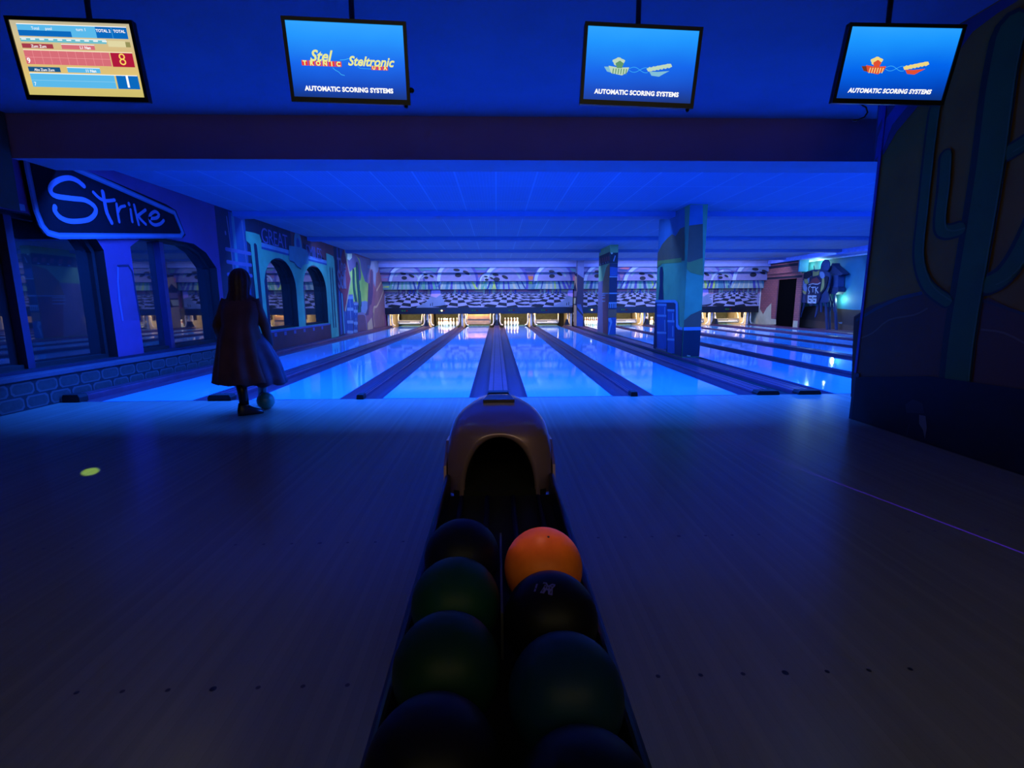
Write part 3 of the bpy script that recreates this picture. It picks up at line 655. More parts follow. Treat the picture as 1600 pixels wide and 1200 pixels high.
kinds = ['wide', 'narrow', 'wide', 'narrow', 'pillar', 'narrow', 'wide', 'narrow', 'wide']
labs = ['wide left lane divider behind the person in the dark coat', 'narrow lane divider left of the central divider', 'wide central lane divider straight behind the ball return hood', 'narrow lane divider right of the central one',
        'broad divider carrying the painted pillars', 'first lane divider right of the pillars', 'second lane divider right of the pillars', 'third lane divider right of the pillars', 'farthest right lane divider']
for g, k, l in zip(gaps, kinds, labs): divider(g[0], g[1], k, l)
t = thing('lane_divider', 'edge gutter and capping along the left wall', 'lane divider', (XL+.2, 0, 0), 'lane dividers')
gutter(t, EDGES[0][0]-GW, EDGES[0][0]); cap(t, XL+.165, EDGES[0][0]-GW, .07)
mb = MB(); mb.box(XL+.03, XL+.16, 4.03, 18.0, -.13, .045, M_CAP); struct('baseboard_left', mb, label='low dark kerb along the painted left wall')
t = thing('lane_divider', 'edge gutter and capping by the far right mural wall', 'lane divider', (12.6, 0, 0), 'lane dividers')
x1 = EDGES[-1][1]; gutter(t, x1, x1+GW); cap(t, x1+GW, XBK-.01, .03, 17.9)
mb = MB(); mb.box(XBK-.005, XR-.02, .05, 14.05, -.13, .02, M_CAP); struct('baseboard_right', mb, label='dark floor margin below the far right mural')

# ================================================================== painted pillars in the broad divider
def pillar(x0, x1, y0, y1, base, lab):
    mb = MB(); mb.box(x0, x1, y0, y1, .034, ZC, base)
    return tag(put('pillar', mb), lab, 'pillar', 'painted pillars')
CP = (1000, 300, 4.2833); C4 = (885, 370, 7.063)
SAGE = col('sage', (.34, .52, .17)); UMB = col('umber', (.40, .12, .03)); OLV = col('olive_ochre', (.6, .40, .04)); PBL = col('pillar_blue', (.12, .20, .34))
o = pillar(3.74, 4.09, 3.85, 5.65, SAGE, 'near painted pillar with brown rock, cactus and barrels')
for ax, d, sgn in ((0, 3.74, -1), (1, 3.85, -1)):
    p = Paint(ax, d, sgn, CP)
    lo, hi = ((3.85, 5.65) if ax == 0 else (3.74, 4.09))
    def F(pts, m, lay=1):
        w_ = [p.w(q) for q in pts]; w_ = clip(clip(w_, 0, lo, hi), 1, 0.052 if ax == 0 else .052, 2.99)
        if len(w_) > 2: p.fill(w_, m, lay, True, zmin=-1)
    B_ = ax == 0
    if B_:
        F([(60, 60), (300, 40), (300, 240), (240, 300), (215, 285), (180, 320), (150, 360), (130, 410), (60, 440)], PBL, 1)
        F([(80, 470), (120, 410), (150, 350), (180, 315), (215, 282), (240, 295), (270, 245), (300, 232), (300, 460), (200, 462), (160, 470), (110, 520)], UMB, 2)
        F([(60, 470), (280, 440), (280, 470), (150, 480), (60, 540)], OLV, 3)
        F([(125, 720), (135, 620), (133, 540), (140, 500), (152, 500), (158, 540), (155, 620), (160, 725)], NAVY, 4)
        F([(60, 725), (235, 725), (250, 745), (250, 900), (262, 915), (290, 915), (290, 1140), (60, 1080)], NAVY, 5)
        F([(60, 722), (240, 722), (258, 740), (262, 890), (275, 905), (290, 905), (290, 925), (258, 920), (245, 900), (243, 748), (232, 740), (60, 740)], PALEB, 6)
        for x0_, x1_, y0_, y1_, bs in ((118, 182, 745, 1050, (755, 828, 942)), (188, 236, 785, 1080, (792, 865, 987))):
            F([(x0_, y0_), (x1_, y0_), (x1_, y1_), (x0_, y1_)], COBALT, 6)
            for b in bs: F([(x0_, b-8), (x1_, b-6), (x1_, b+8), (x0_, b+6)], PALEB, 7)
            F([(x1_-14, y0_+25), (x1_-8, y0_+25), (x1_-8, y0_+75), (x1_-14, y0_+75)], PALEB, 7); F([(x1_-14, y0_+110), (x1_-8, y0_+110), (x1_-8, y0_+185), (x1_-14, y0_+185)], PALEB, 7)
        F([(112, 1040), (180, 1055), (180, 1078), (112, 1068)], ROCK, 8); F([(184, 1070), (222, 1080), (222, 1100), (184, 1092)], ROCK, 8)
    else:
        F([(260, 60), (420, 60), (420, 215), (340, 228), (300, 238), (260, 250)], PBL, 1)
        F([(260, 248), (330, 225), (420, 213), (420, 490), (260, 465)], UMB, 2)
        F([(260, 455), (330, 470), (420, 440), (420, 560), (340, 540), (260, 475)], OLV, 3)
        F([(255, 870), (300, 855), (340, 820), (420, 785), (420, 925), (255, 925)], UMB, 4); F([(255, 905), (420, 903), (420, 925), (255, 927)], PALEB, 6)
        F([(250, 925), (420, 925), (420, 1140), (250, 1160)], INK, 5)
        F([(258, 1070), (275, 1065), (270, 1100), (262, 1110)], TAN, 7); F([(312, 1090), (338, 1095), (330, 1108), (314, 1106)], TAN, 7)
    put('painting', p.mb, o)
o = pillar(3.75, 4.02, 10.6, 12.35, SAGE, 'middle painted pillar with a dark red lettered band')
for ax, d, sgn in ((0, 3.75, -1), (1, 10.6, -1)):
    p = Paint(ax, d, sgn, C4); lo, hi = ((10.6, 12.35) if ax == 0 else (3.75, 4.02))
    if ax == 0:
        F([(340, 225), (480, 165), (480, 290), (340, 330)], INK, 1)
        for x in (372, 395, 418, 440, 462): F([(x, 240-(x-372)*.3), (x+10, 238-(x-372)*.3), (x+14, 285-(x-372)*.3), (x+4, 290-(x-372)*.3)], MAROON, 2)
        for x in (375, 400, 430, 455): F([(x, 305-(x-375)*.3), (x+8, 290-(x-375)*.3), (x+8, 312-(x-375)*.3)], PALEB, 2)
        F([(340, 500), (410, 485), (410, 1080), (340, 1080)], GREY, 1); F([(395, 640), (410, 470), (440, 340), (480, 290), (480, 700), (400, 640)], UMB, 2); F([(400, 620), (480, 620), (480, 1090), (405, 1085)], BROWN, 2)
        for y in (640, 668, 705): F([(395, y), (430, y), (430, y+10), (395, y+10)], PALEB, 3)
        F([(395, 620), (480, 618), (480, 630), (395, 632)], PALEB, 4)
    else:
        F([(440, 180), (600, 172), (600, 290), (440, 292)], INK, 1); F([(515, 265), (535, 205), (545, 208), (525, 275)], PALEB, 2); F([(488, 180), (500, 170), (515, 180), (500, 195)], CREAM, 2)
        F([(440, 292), (600, 292), (600, 1110), (440, 1110)], NAVY, 1); F([(480, 330), (565, 340), (568, 430), (480, 430)], COBALT, 2)
        F([(440, 435), (600, 437), (600, 447), (440, 447)], PALEB, 3); F([(440, 618), (600, 616), (600, 630), (440, 630)], PALEB, 3)
        F([(455, 722), (560, 722), (560, 735), (455, 740)], PALEB, 3)
        for x in (462, 480, 500, 520, 540): F([(x, 735), (x+10, 735), (x+10, 785), (x, 785)], PALEB, 3)
        F([(450, 800), (600, 800), (600, 890), (450, 890)], UMB, 2); F([(455, 895), (555, 890), (560, 1100), (452, 1095)], COBALT, 3); F([(460, 900), (490, 895), (505, 940), (490, 990), (475, 1060), (462, 1090), (470, 1000), (485, 950), (465, 930)], PALEB, 4)
    put('painting', p.mb, o)
o = pillar(3.68, 3.97, 16.7, 17.6, mat('pillar_blue_bare', (.10, .12, .22), .7), 'farthest painted pillar with a pale butte beside the mural')
for ax, d, sgn in ((0, 3.68, -1), (1, 16.7, -1)):
    p = Paint(ax, d, sgn, C4); lo, hi = ((16.7, 17.6) if ax == 0 else (3.68, 3.97))
    if ax == 0:
        F([(50, 460), (80, 410), (120, 400), (120, 1000), (40, 1000)], NAVY, 1); F([(75, 480), (95, 425), (115, 440), (120, 620), (100, 500), (85, 560), (78, 560)], TAN, 2); F([(70, 600), (115, 600), (110, 660), (75, 660)], LILAC, 2); F([(80, 675), (105, 675), (100, 740), (82, 740)], CREAM, 3)
        F([(45, 980), (50, 760), (65, 740), (110, 760), (115, 1000)], TAN, 2)
    else:
        F([(105, 400), (195, 460), (195, 1010), (105, 1010)], NAVY, 1); F([(110, 745), (160, 745), (185, 850), (185, 1010), (110, 1000)], COBALT, 2); F([(110, 770), (125, 780), (185, 860), (185, 880), (110, 800)], INK, 3)
    put('painting', p.mb, o)

# ================================================================== stepped mural over the pin decks
STEPS = [(17.2, 2.50, 2.735), (17.45, 2.12, 2.51), (17.7, 1.755, 2.13), (18.0, .905, 1.765)]
CM = (560, 380, 4.5714)
BMI = [col('mask_violet', (0.19, 0.18, 0.41)), col('mask_lilac', (0.49, 0.22, 0.35)), col('mask_teal', (0.24, 0.44, 0.35)), col('mask_rose', (0.75, 0.22, 0.27))]
BALLC = [col('ball_blue', (0.27, 0.33, 0.52)), col('ball_lilac', (0.41, 0.35, 0.52)), col('ball_pale', (0.49, 0.63, 0.47)), col('ball_rose', (0.68, 0.41, 0.61))]
BRIM = col('ball_rim', (0.13, 0.11, 0.42)); BHI = col('ball_highlight', (0.75, 0.85, 0.85))
CHKW = col('check_white', (0.68, 0.58, 0.71)); CHKB = col('check_black', (.006, .006, .012))
def masking(x0, x1, name_lab, balls, modules, pins):
    t = thing('masking_wall', name_lab, 'mural', ((x0+x1)/2, 17.6, .6), 'stepped mural sections')
    for i, (Y, z0, z1) in enumerate(STEPS):
        mb = MB(); mb.box(x0, x1, Y, Y+.3, z0, z1, BMI[i]); p = Paint(1, Y, -1, mb=mb)
        F2 = lambda pts, m, lay: (lambda c: p.fill(c, m, lay, True) if len(c) > 2 else None)(clip(clip(pts, 0, x0, x1), 1, z0+.002, z1-.002))
        k = 0; xx = x0                                             # clouds and washes
        rnd = random.Random(5+i+int(x0*3))
        while xx < x1:
            wd = rnd.uniform(.8, 2.0); m = [(SKYB, PINK, COBALT, BALLC[0]), (PINK, ORANGE, GREY, BALLC[0]), (SKYB, GREENP, YGREEN, TEAL), (PINK, ROCK, PINK, TAN)][i][rnd.randrange(4)]
            zz = rnd.uniform(z0+.05, z1-.05) if i < 3 else z1-.06; hh = rnd.uniform(.05, .12)
            F2(smoothpts([(xx, zz), (xx+wd*.4, zz+hh), (xx+wd, zz+hh*.3), (xx+wd*.7, zz-hh), (xx+wd*.2, zz-hh*.6)], 3, True), m, 1); xx += wd*rnd.uniform(.5, .9)
        for (bx, bz, br, hs) in balls:
            s = (Y+5.92)/(17.5+5.92)
            cir = lambda f, dx=0, dz=0: [(bx+dx+br*f*math.cos(a), bz+dz+br*f*math.sin(a)) for a in [2*PI*j/40 for j in range(40)]]
            def cres(f0, f1, a0, a1, m, lay): F2([(bx+br*f0*math.cos(a0+(a1-a0)*j/14), bz+br*f0*math.sin(a0+(a1-a0)*j/14)) for j in range(15)]+[(bx+br*f1*math.cos(a1-(a1-a0)*j/14), bz+br*f1*math.sin(a1-(a1-a0)*j/14)) for j in range(15)], m, lay)
            if i < 3:
                F2(cir(1), BRIM, 2); F2(cir(.97, .02, -.02), BALLC[i], 3)
                cres(.93, .78, R(100), R(190), BHI, 4); cres(.70, .62, R(20), R(150), BALLC[(i+1) % 3], 4); cres(.98, .88, R(-30), R(60), BRIM, 4)
            if i == 2:
                for j in range(9):
                    a = bx-br*.85+br*1.7*j/9; lean = (a-bx)*.25; wq = .05+.10*rnd.random(); F2([(a+lean, z0), (a+lean+wq, z0), (a+wq*.6, z1), (a-.02, z1)], rnd.choice([TEAL, COBALT, CREAM, YGREEN, SKYB, BRIM]), 6)
            if i == 3:
                for j in range(6):
                    a = bx-br*.6+br*1.2*j/6; F2([(a, z1), (a+.10, z1), (a+.06, z1-.22), (a+.01, z1-.25)], rnd.choice([CREAM, BRIM, ROCK, TAN]), 6)
            for (hx, hz, ha, hb, hr) in hs:
                F2([(hx+ha*math.cos(a)*math.cos(hr)-hb*math.sin(a)*math.sin(hr), hz+ha*math.cos(a)*math.sin(hr)+hb*math.sin(a)*math.cos(hr)) for a in [2*PI*j/16 for j in range(16)]], CHKB, 7)
        if i == 3:
            for xc, hw in modules:
                F2([(xc-hw-.25, z0), (xc+hw+.25, z0), (xc+hw+.25, 1.50), (xc-hw-.25, 1.50)], CHKW, 2)
                N = 8; zt, zb = 1.60, z0
                def V(k, j):
                    f = (j/N)**1.7; z = zt-(zt-zb)*f; x = xc+k*(.05+.52*f)
                    bulge = .16*f*math.exp(-((x-xc)/.55)**2)
                    return (x, z-bulge+.03)
                for j in range(N):
                    for k in range(-16, 16):
                        q = [V(k, j), V(k+1, j), V(k+1, j+1), V(k, j+1)]
                        if max(a[0] for a in q) < xc-hw or min(a[0] for a in q) > xc+hw: continue
                        q = clip(clip(q, 0, max(x0, xc-hw), min(x1, xc+hw)), 1, z0+.002, z1)
                        if len(q) > 2: p.mb.poly([p.P(a, 3) for a in q], CHKB if (k+j) % 2 else CHKW)
                for sgn in (-1, 1):                                # stretched tiles at the module edges
                    for j in range(7):
                        zc = 1.45-.52*(j/7)**1.2; l = .32+.05*j; xa = xc+sgn*hw
                        for e in (-1, 1):
                            pts = [(xa+e*.02, zc), (xa+e*l*.5, zc+.018+.004*j), (xa+e*l, zc), (xa+e*l*.5, zc-.018-.004*j)]
                            F2(pts, CHKB if (j+e) % 2 else CHKW, 4)
            for px in pins:                                        # fallen pins painted over the tiles
                F2(smoothpts([(px-.55, .92), (px-.1, 1.15), (px+.15, 1.45), (px+.22, 1.72), (px+.62, 1.72), (px+.66, 1.5), (px+.80, 1.2), (px+.86, 1.02), (px+.5, .95), (px, .90)], 3, True), PALEB, 6)
                F2([(px+.17, 1.45), (px+.22, 1.74), (px+.62, 1.74), (px+.65, 1.52), (px+.42, 1.38)], col('pin_pink', (1.09, 0.58, 1.09)), 7)
                F2([(px+.12, 1.0), (px+.15, .97), (px+.16, 1.1), (px+.13, 1.1)], CHKB, 8); F2([(px+.22, 1.0), (px+.25, .97), (px+.26, 1.14), (px+.23, 1.14)], CHKB, 8); F2(smoothpts([(px+.22, .94), (px+.6, .99), (px+.84, 1.03), (px+.7, .93)], 3, True), CHKB, 8)
        put('mural_band', mb, t)
    mb = MB(); mb.box(x0, x1, 17.98, 18.12, .60, .905, M_BLACK); put('valance', mb, t)
    for xc in LANES:
        if x0 < xc < x1:
            c = at(0, 0, 1, 17.97)
            for k, cl in enumerate(('green', 'white', 'red')):
                lit = abs(xc+2.471) < .01 or abs(xc-4.787) < .01
                s = {'green': (.05, .35, .12), 'white': ((1, 1, .45) if lit else (.04, .30, .10)), 'red': (.35, .02, .02)}[cl]
                mb = MB(); cc = (xc-.28+k*.11, 17.975, .76)
                mb.prism([(cc[0]+.034*math.cos(a)*(1.3 if lit and k == 1 else 1), cc[2]+.034*math.sin(a)*(1.3 if lit and k == 1 else 1)) for a in [2*PI*j/12 for j in range(12)]], 1, 17.968, 17.981, glow('lens_%s%d' % (cl, lit), s, 2.2 if (lit and k == 1) else .35)); put('indicator_light', fixn(mb), t)
def hole3(x, z, s=1): return [(x-.20*s, z+.17*s, .13*s, .055*s, -.1), (x-.16*s, z-.02*s, .13*s, .085*s, 0), (x+.18*s, z+.07*s, .14*s, .06*s, -.45)]
def pxx(x): return at(x, 430, 1, 17.45)[0]
balls = [(pxx(635), 2.05, .88, hole3(pxx(637), 2.3)), (pxx(669), 2.05, .55, hole3(pxx(670), 2.3, .75)), (pxx(714), 2.15, 1.0, hole3(pxx(722), 2.42, 1.15)), (pxx(763), 2.08, .45, hole3(pxx(764), 2.2, .7)), (pxx(790), 1.98, 1.1, hole3(pxx(782), 2.22, 1.15)), (pxx(864), 2.1, .95, hole3(pxx(868), 2.36, 1.05))]
masking(XL, 3.68, 'stepped mural of bowling balls and checker tiles, left of the pillars', balls, [(pxx(637), 1.2), (pxx(713), 1.2), (pxx(792), 1.25), (pxx(868), 1.2)], [pxx(664), pxx(884)])
balls = [(pxx(940), 2.1, .9, hole3(pxx(938), 2.36)), (pxx(1005), 2.0, 1.0, hole3(pxx(1010), 2.25, 1.1)), (pxx(1050), 2.1, .8, hole3(pxx(1050), 2.3)), (pxx(1096), 2.1, .9, hole3(pxx(1098), 2.33)), (pxx(1129), 2.05, .6, hole3(pxx(1130), 2.26, .8)), (pxx(1178), 2.12, 1.1, hole3(pxx(1183), 2.4, 1.25))]
masking(3.97, XBK-.01, 'stepped mural of bowling balls and checker tiles, right of the pillars', balls, [(pxx(922), 1.2), (pxx(1000), 1.25), (pxx(1072), 1.0), (pxx(1160), 1.1)], [pxx(1095)])

# ================================================================== pin decks: side boards, sweeps, pins
M_KICK = mat('kickback_board', (.55, .46, .32), .6, noise=.15, scale=10); M_CREAM = mat('machine_cream', (.78, .68, .46), .45); M_PIT = mat('pit_curtain', (.05, .055, .04), .9, noise=.3); M_BR = mat('sweep_brown', (.28, .15, .06), .5, noise=.25, scale=5)
xsides = [XL+.12]+[(a+b)/2 for a, b in gaps]+[12.4]
side_lab = ['at the left wall', 'between the leftmost two lanes', 'left of the lane with empty brown sweep', 'on the central divider', 'right of the lane with eight pins', 'behind the painted pillars', 'first right of the pillars', 'second right of the pillars', 'third right of the pillars', 'fourth right of the pillars', 'beside the brick facade']
for x, lb in zip(xsides, side_lab):
    t = thing('pinsetter_frame', 'cream pin deck side frame '+lb, 'machine frame', (x, 18.3, 0), 'pinsetter side frames')
    mb = MB(); mb.box(x-.05, x+.05, 18.14, 20.3, -.1, .98, M_KICK); put('kickback', mb, t)
    for s in (-1, 1):
        mb = MB(); mb.tube([(x+s*.13, 18.16, .62), (x+s*.16, 18.16, .5), (x+s*.15, 18.16, .22), (x+s*.2, 18.16, .07), (x+s*.30, 18.16, .05)], .032, M_CREAM, 8); put('guard_bracket', mb, t)
    mb = MB(); mb.box(x-.12, x+.12, 18.4, 18.6, .36, .70, M_BLACK, .01); put('drive_housing', mb, t)
EMPTY = {0: 'grey', 2: 'brown', 4: 'lamp', 6: 'grey', 8: 'grey', 9: 'grey'}
for i, xc in enumerate(LANES):
    mb = MB(); mb.box(xc-.70, xc+.70, 19.9, 20.0, -.1, .98, M_PIT); tag(put('pit_cushion', mb), 'dark pit cushion behind the '+['leftmost lane', 'left full rack', 'brown sweep', 'rack of eight pins', 'lane beside the pillars', 'full rack right of the pillars', 'second lane right of the pillars', 'third lane right of the pillars', 'fourth lane right of the pillars', 'lane nearest the brick facade'][i], 'cushion', 'pit cushions')
    if i in EMPTY:
        k = EMPTY[i]; t = thing('sweep_bar', {0: 'lowered grey sweep across the leftmost lane', 2: 'lowered brown sweep board just left of the central divider', 4: 'lowered sweep with pale strip left of the pillars', 6: 'lowered grey sweep on the second lane right of the pillars', 8: 'lowered grey sweep on the fourth lane right of the pillars', 9: 'lowered grey sweep beside the brick facade'}[i], 'sweep bar', (xc, 18.25, .04), 'pinsetter sweeps')
        mb = MB(); mb.box(xc-.55, xc+.55, 18.28, 18.31, .10 if k != 'brown' else .08, .30 if k != 'brown' else .56, M_BR if k == 'brown' else mat('sweep_grey', (.16, .15, .10), .5), .008); put('board', mb, t)
        if k != 'brown':
            mb = MB(); mb.box(xc-.5, xc+.5, 18.26, 18.28, .14, .17, M_CREAM); put('rail', mb, t)
            mb = MB()
            for q in range(6): mb = MB(); mb.box(xc+.02+q*.075, xc+.07+q*.075, 18.265, 18.28, .19, .22, mat('marker_cream', (.8, .7, .5), .5)); put('marker', mb, t)
        else:
            mb = MB(); mb.box(xc-.5, xc+.5, 18.27, 18.282, .32, .335, M_BLACK); put('seam', mb, t)
        for s in (-1, 1):
            mb = MB(); mb.tube([(xc+s*.56, 18.3, .16), (xc+s*.58, 18.5, .5), (xc+s*.58, 18.9, .86)], .022, M_CREAM, 6); put('arm', mb, t)
M_PIN = mat('pin_white', (.86, .84, .78), .25, noise=0, coat=.4); M_RED = mat('pin_red', (.6, .03, .03), .3, noise=0)
PP = [(0, .0258), (.0258, 0), (.028, .004), (.036, .019), (.0505, .057), (.0575, .085), (.0605, .114), (.0575, .15), (.047, .184), (.033, .219), (.0245, .245), (.0235, .262), (.026, .285), (.0305, .318), (.0323, .343), (.030, .362), (.020, .376), (0, .381)]
PP = [(0, 0)]+PP[1:]
pm = MB(); pm.lathe(PP, (0, 0, 0), M_PIN, 16, {9: M_RED, 11: M_RED}); pin0 = put('bowling_pin', pm, origin=(0, 0, 0)); used = [False]
ROWN = [(0, ['the head pin']), (1, ['second row left', 'second row right']), (2, ['third row left', 'third row centre', 'third row right']), (3, ['back row far left', 'back row inner left', 'back row inner right', 'back row far right'])]
for xc, rn, miss in ((-2.471, 'in the full rack two lanes left of centre', ()), (.887, 'on the lane just right of the central divider', ('third row right', 'back row far right')), (4.787, 'in the rack right behind the middle pillar', ()), (8.145, 'in the rack beyond the near pillar', ())):
    for r, names in ROWN:
        for k, nm in enumerate(names):
            if nm in miss: continue
            o = pin0 if not used[0] else pin0.copy()
            if used[0]: COL.objects.link(o)
            used[0] = True
            o.location = (xc+(k-r/2)*.3048, 18.42+r*.264, 0)
            tag(o, 'white bowling pin, %s, %s' % (nm, rn), 'bowling pin', 'bowling pins standing on the decks')

# ================================================================== televisions
TW, TH = .75, .46
def screen_mat(name, stops, warm=False):
    m = bpy.data.materials.new(name); m.use_nodes = True; nt = m.node_tree; n = nt.nodes; b = n['Principled BSDF']; L = nt.links.new
    tc = n.new('ShaderNodeTexCoord'); sp = n.new('ShaderNodeSeparateXYZ'); L(tc.outputs['Generated'], sp.inputs[0])
    rp = n.new('ShaderNodeValToRGB'); e = rp.color_ramp.elements
    while len(e) < len(stops): e.new(.5)
    for i, (pos, c) in enumerate(stops): e[i].position = pos; e[i].color = (*S(*c), 1)
    nz = n.new('ShaderNodeTexNoise'); nz.inputs['Scale'].default_value = 1.5; L(tc.outputs['Generated'], nz.inputs['Vector'])
    ad = n.new('ShaderNodeMath'); ad.operation = 'MULTIPLY_ADD'; L(nz.outputs['Fac'], ad.inputs[0]); ad.inputs[1].default_value = .18; L(sp.outputs[2], ad.inputs[2])
    sb = n.new('ShaderNodeMath'); sb.operation = 'SUBTRACT'; sb.inputs[1].default_value = .09; L(ad.outputs[0], sb.inputs[0]); L(sb.outputs[0], rp.inputs[0])
    L(rp.outputs[0], b.inputs['Emission Color']); b.inputs['Emission Strength'].default_value = 1.0
    b.inputs['Base Color'].default_value = (0, 0, 0, 1); b.inputs['Roughness'].default_value = .3; return m
M_SCRB = screen_mat('screen_blue', [(0, (8, 50, 130)), (.18, (0, 70, 190)), (.45, (0, 100, 235)), (.8, (25, 150, 255)), (1, (45, 165, 255))])
M_SCRW = screen_mat('screen_cream', [(0, (205, 190, 110)), (.25, (225, 200, 120)), (.5, (220, 185, 120)), (.8, (210, 195, 150)), (1, (190, 180, 150))])
G = lambda nm, r, g, b: glow('px_'+nm, S(r, g, b), 1.0)
W_ = G('white', 255, 255, 255)
def frame_axes(cx, cy, cz, tilt, yaw, roll):
    ry = Matrix.Rotation(yaw, 3, 'Z'); r = Vector((1, 0, 0)); u = Vector((0, -math.sin(tilt), math.cos(tilt)))
    r2 = r*math.cos(roll)+u*math.sin(roll); u2 = -r*math.sin(roll)+u*math.cos(roll)
    r2 = ry @ r2; u2 = ry @ u2; n = r2.cross(u2)
    return Matrix(((r2.x, u2.x, n.x, cx), (r2.y, u2.y, n.y, cy), (r2.z, u2.z, n.z, cz), (0, 0, 0, 1)))
TVS = [((-2.671, -2.396, 2.697, .17, .051, .003), 137, 'television showing a cream, red and blue score table, leftmost of the four'),
       ((-.937, -2.49, 2.662, .193, .083, .008), 549, 'television with two legible script logos on blue, second from the left'),
       ((.927, -2.508, 2.647, .135, -.007, -.034), 998, 'television with two pale green blurred logos on blue, third from the left'),
       ((2.669, -2.441, 2.70, .198, -.059, -.033), 1391, 'television with orange-red blurred logos on blue, rightmost, beside the cactus wall')]
for i, (pr, px, lab) in enumerate(TVS):
    X = frame_axes(*pr); t = thing('television', lab, 'television', (pr[0], pr[1], pr[2]-TH/2), 'televisions hanging over the approach')
    b = .021
    mb = MB(X); mb.box(-TW/2, TW/2, -TH/2, TH/2, -.045, -.012, M_BLACK, .006)
    for x0, x1, y0, y1 in ((-TW/2, TW/2, TH/2-b, TH/2), (-TW/2, TW/2, -TH/2, -TH/2+b*1.4), (-TW/2, -TW/2+b, -TH/2+b*1.4, TH/2-b), (TW/2-b, TW/2, -TH/2+b*1.4, TH/2-b)): mb.box(x0, x1, y0, y1, -.012, .004, M_BLACK)
    put('bezel', mb, t)
    x0, x1, y0, y1 = -TW/2+b, TW/2-b, -TH/2+b*1.4, TH/2-b; w_, h_ = x1-x0, y1-y0
    mb = MB(X); N = 8
    mb.poly([(x0, y0, -.004), (x1, y0, -.004), (x1, y1, -.004), (x0, y1, -.004)], M_SCRW if i == 0 else M_SCRB)
    scr = put('screen', mb, t)
    mb = MB(X); U = lambda u, v, z=-.003: (x0+u*w_, y1-v*h_, z)
    def rect(u0, u1, v0, v1, m, z=-.003, sk=0): mb.poly([U(u0, v1, z), U(u1, v1, z), U(u1, v0, z), U(u0, v0, z)], m)
    def txt(s, u, v, size, m, z=-.0015, **k):
        q = U(u, v, z); tm = MB(); 
        mb.add_text(s, size, q, (1, 0, 0), (0, 1, 0), m, **k)
    if i == 0:
        LB, DB, PK, CR_, WN, TL, CRM = G('lb', 90, 185, 235), G('db', 10, 105, 190), G('pk', 215, 110, 120), G('cr', 175, 25, 60), G('wine', 165, 60, 75), G('tl', 110, 190, 205), G('crm', 225, 215, 165)
        rect(.05, .70, .05, .20, LB); rect(.70, .965, .05, .20, DB, -.0028); rect(.05, .49, .125, .20, DB, -.0026); rect(.05, .965, .04, .05, W_, -.0024); rect(.835, .838, .05, .2, LB, -.002)
        rect(.05, .77, .225, .275, TL); rect(.05, .77, .218, .228, W_, -.0026)
        for k in range(10): rect(.06+k*.075, .10+k*.075, .235, .25, W_, -.002)
        rect(.78, .93, .23, .31, CRM); rect(.93, .97, .24, .31, G('olive', 150, 145, 90))
        rect(.05, .31, .30, .36, WN); rect(.38, .66, .30, .36, PK); rect(.38, .66, .294, .302, W_, -.0024); txt('Zum Zum', .19, .352, .022, W_, off=.0004); txt('L1 Nan', .58, .352, .022, W_, off=.0006)
        rect(.05, .77, .385, .575, PK); rect(.05, .97, .378, .39, G('cream', 250, 235, 200), -.0024); rect(.78, .97, .39, .58, CR_); txt('8', .875, .555, .095, G('yel', 255, 215, 100), off=-.0006)
        rect(.05, .77, .478, .484, G('pkl', 240, 150, 155), -.0024); [rect(.05+.072*k, .053+.072*k, .39, .575, G('pkl', 240, 150, 155), -.0022) for k in range(1, 10)]; txt('9', .075, .56, .04, W_, off=.001)
        rect(.05, .32, .61, .675, G('nv', 25, 85, 135)); rect(.38, .66, .61, .675, LB); rect(.38, .66, .603, .612, W_, -.0024); txt('Abu Zum Zum', .185, .665, .02, W_, off=.0004); txt('11 Nan', .58, .665, .022, W_, off=.0006)
        rect(.05, .77, .70, .885, LB); rect(.05, .97, .692, .702, W_, -.0024); rect(.785, .975, .70, .885, DB); txt('1', .88, .86, .098, W_, off=.002); rect(.05, .77, .79, .795, G('lbl', 150, 210, 240), -.0024); txt('7', .075, .87, .03, W_)
        txt('TOTAL', .90, .12, .022, W_, off=.0006); txt('TOTAL 2', .765, .12, .022, W_, off=.0006); txt('Total', .20, .115, .022, W_); txt('pool', .31, .115, .022, W_); txt('turn 1', .58, .115, .024, W_)
    else:
        txt('AUTOMATIC SCORING SYSTEMS', .49, .91, .036, W_, off=.0018, space=1.06, shear=.15 if i == 3 else 0)
        put('caption', mb, scr); mb = MB(X)
        YL, RD, CY_ = G('yl', 235, 235, 150), G('rd', 235, 60, 60), G('cy', 70, 190, 250)
        if i == 1:
            txt('Stel', .26, .51, .085, YL, off=.0022, shear=.35)
            for k, c in enumerate('TRONIC'):
                rect(.098+k*.058, .150+k*.058, .505, .575, RD, -.0026); txt(c, .124+k*.058, .568, .034, YL, off=.002)
            put('logo', mb, scr); mb = MB(X)
            txt('Steltronic', .695, .55, .072, YL, off=.002, shear=.35)
            for k, c in enumerate('USA'):
                rect(.70+k*.05, .745+k*.05, .545, .60, RD, -.0026); txt(c, .7225+k*.05, .594, .028, YL, off=.0016)
            def zig(pts, wd=.003):
                for a, c in zip(pts, pts[1:]):
                    A, B = Vector(U(*a, -.0022)), Vector(U(*c, -.0022)); n_ = (B-A).cross(Vector((0, 0, 1))).normalized()*wd*.5; mb.poly([A+n_, A-n_, B-n_, B+n_], CY_)
            zig([(.43, .485), (.47, .48), (.50, .465), (.54, .455)]); zig([(.36, .59), (.38, .62), (.41, .645), (.43, .68), (.46, .69)]); zig([(.58, .56), (.60, .585), (.70, .59)], .002); zig([(.66, .54), (.70, .555), (.72, .55)], .002)
        else:
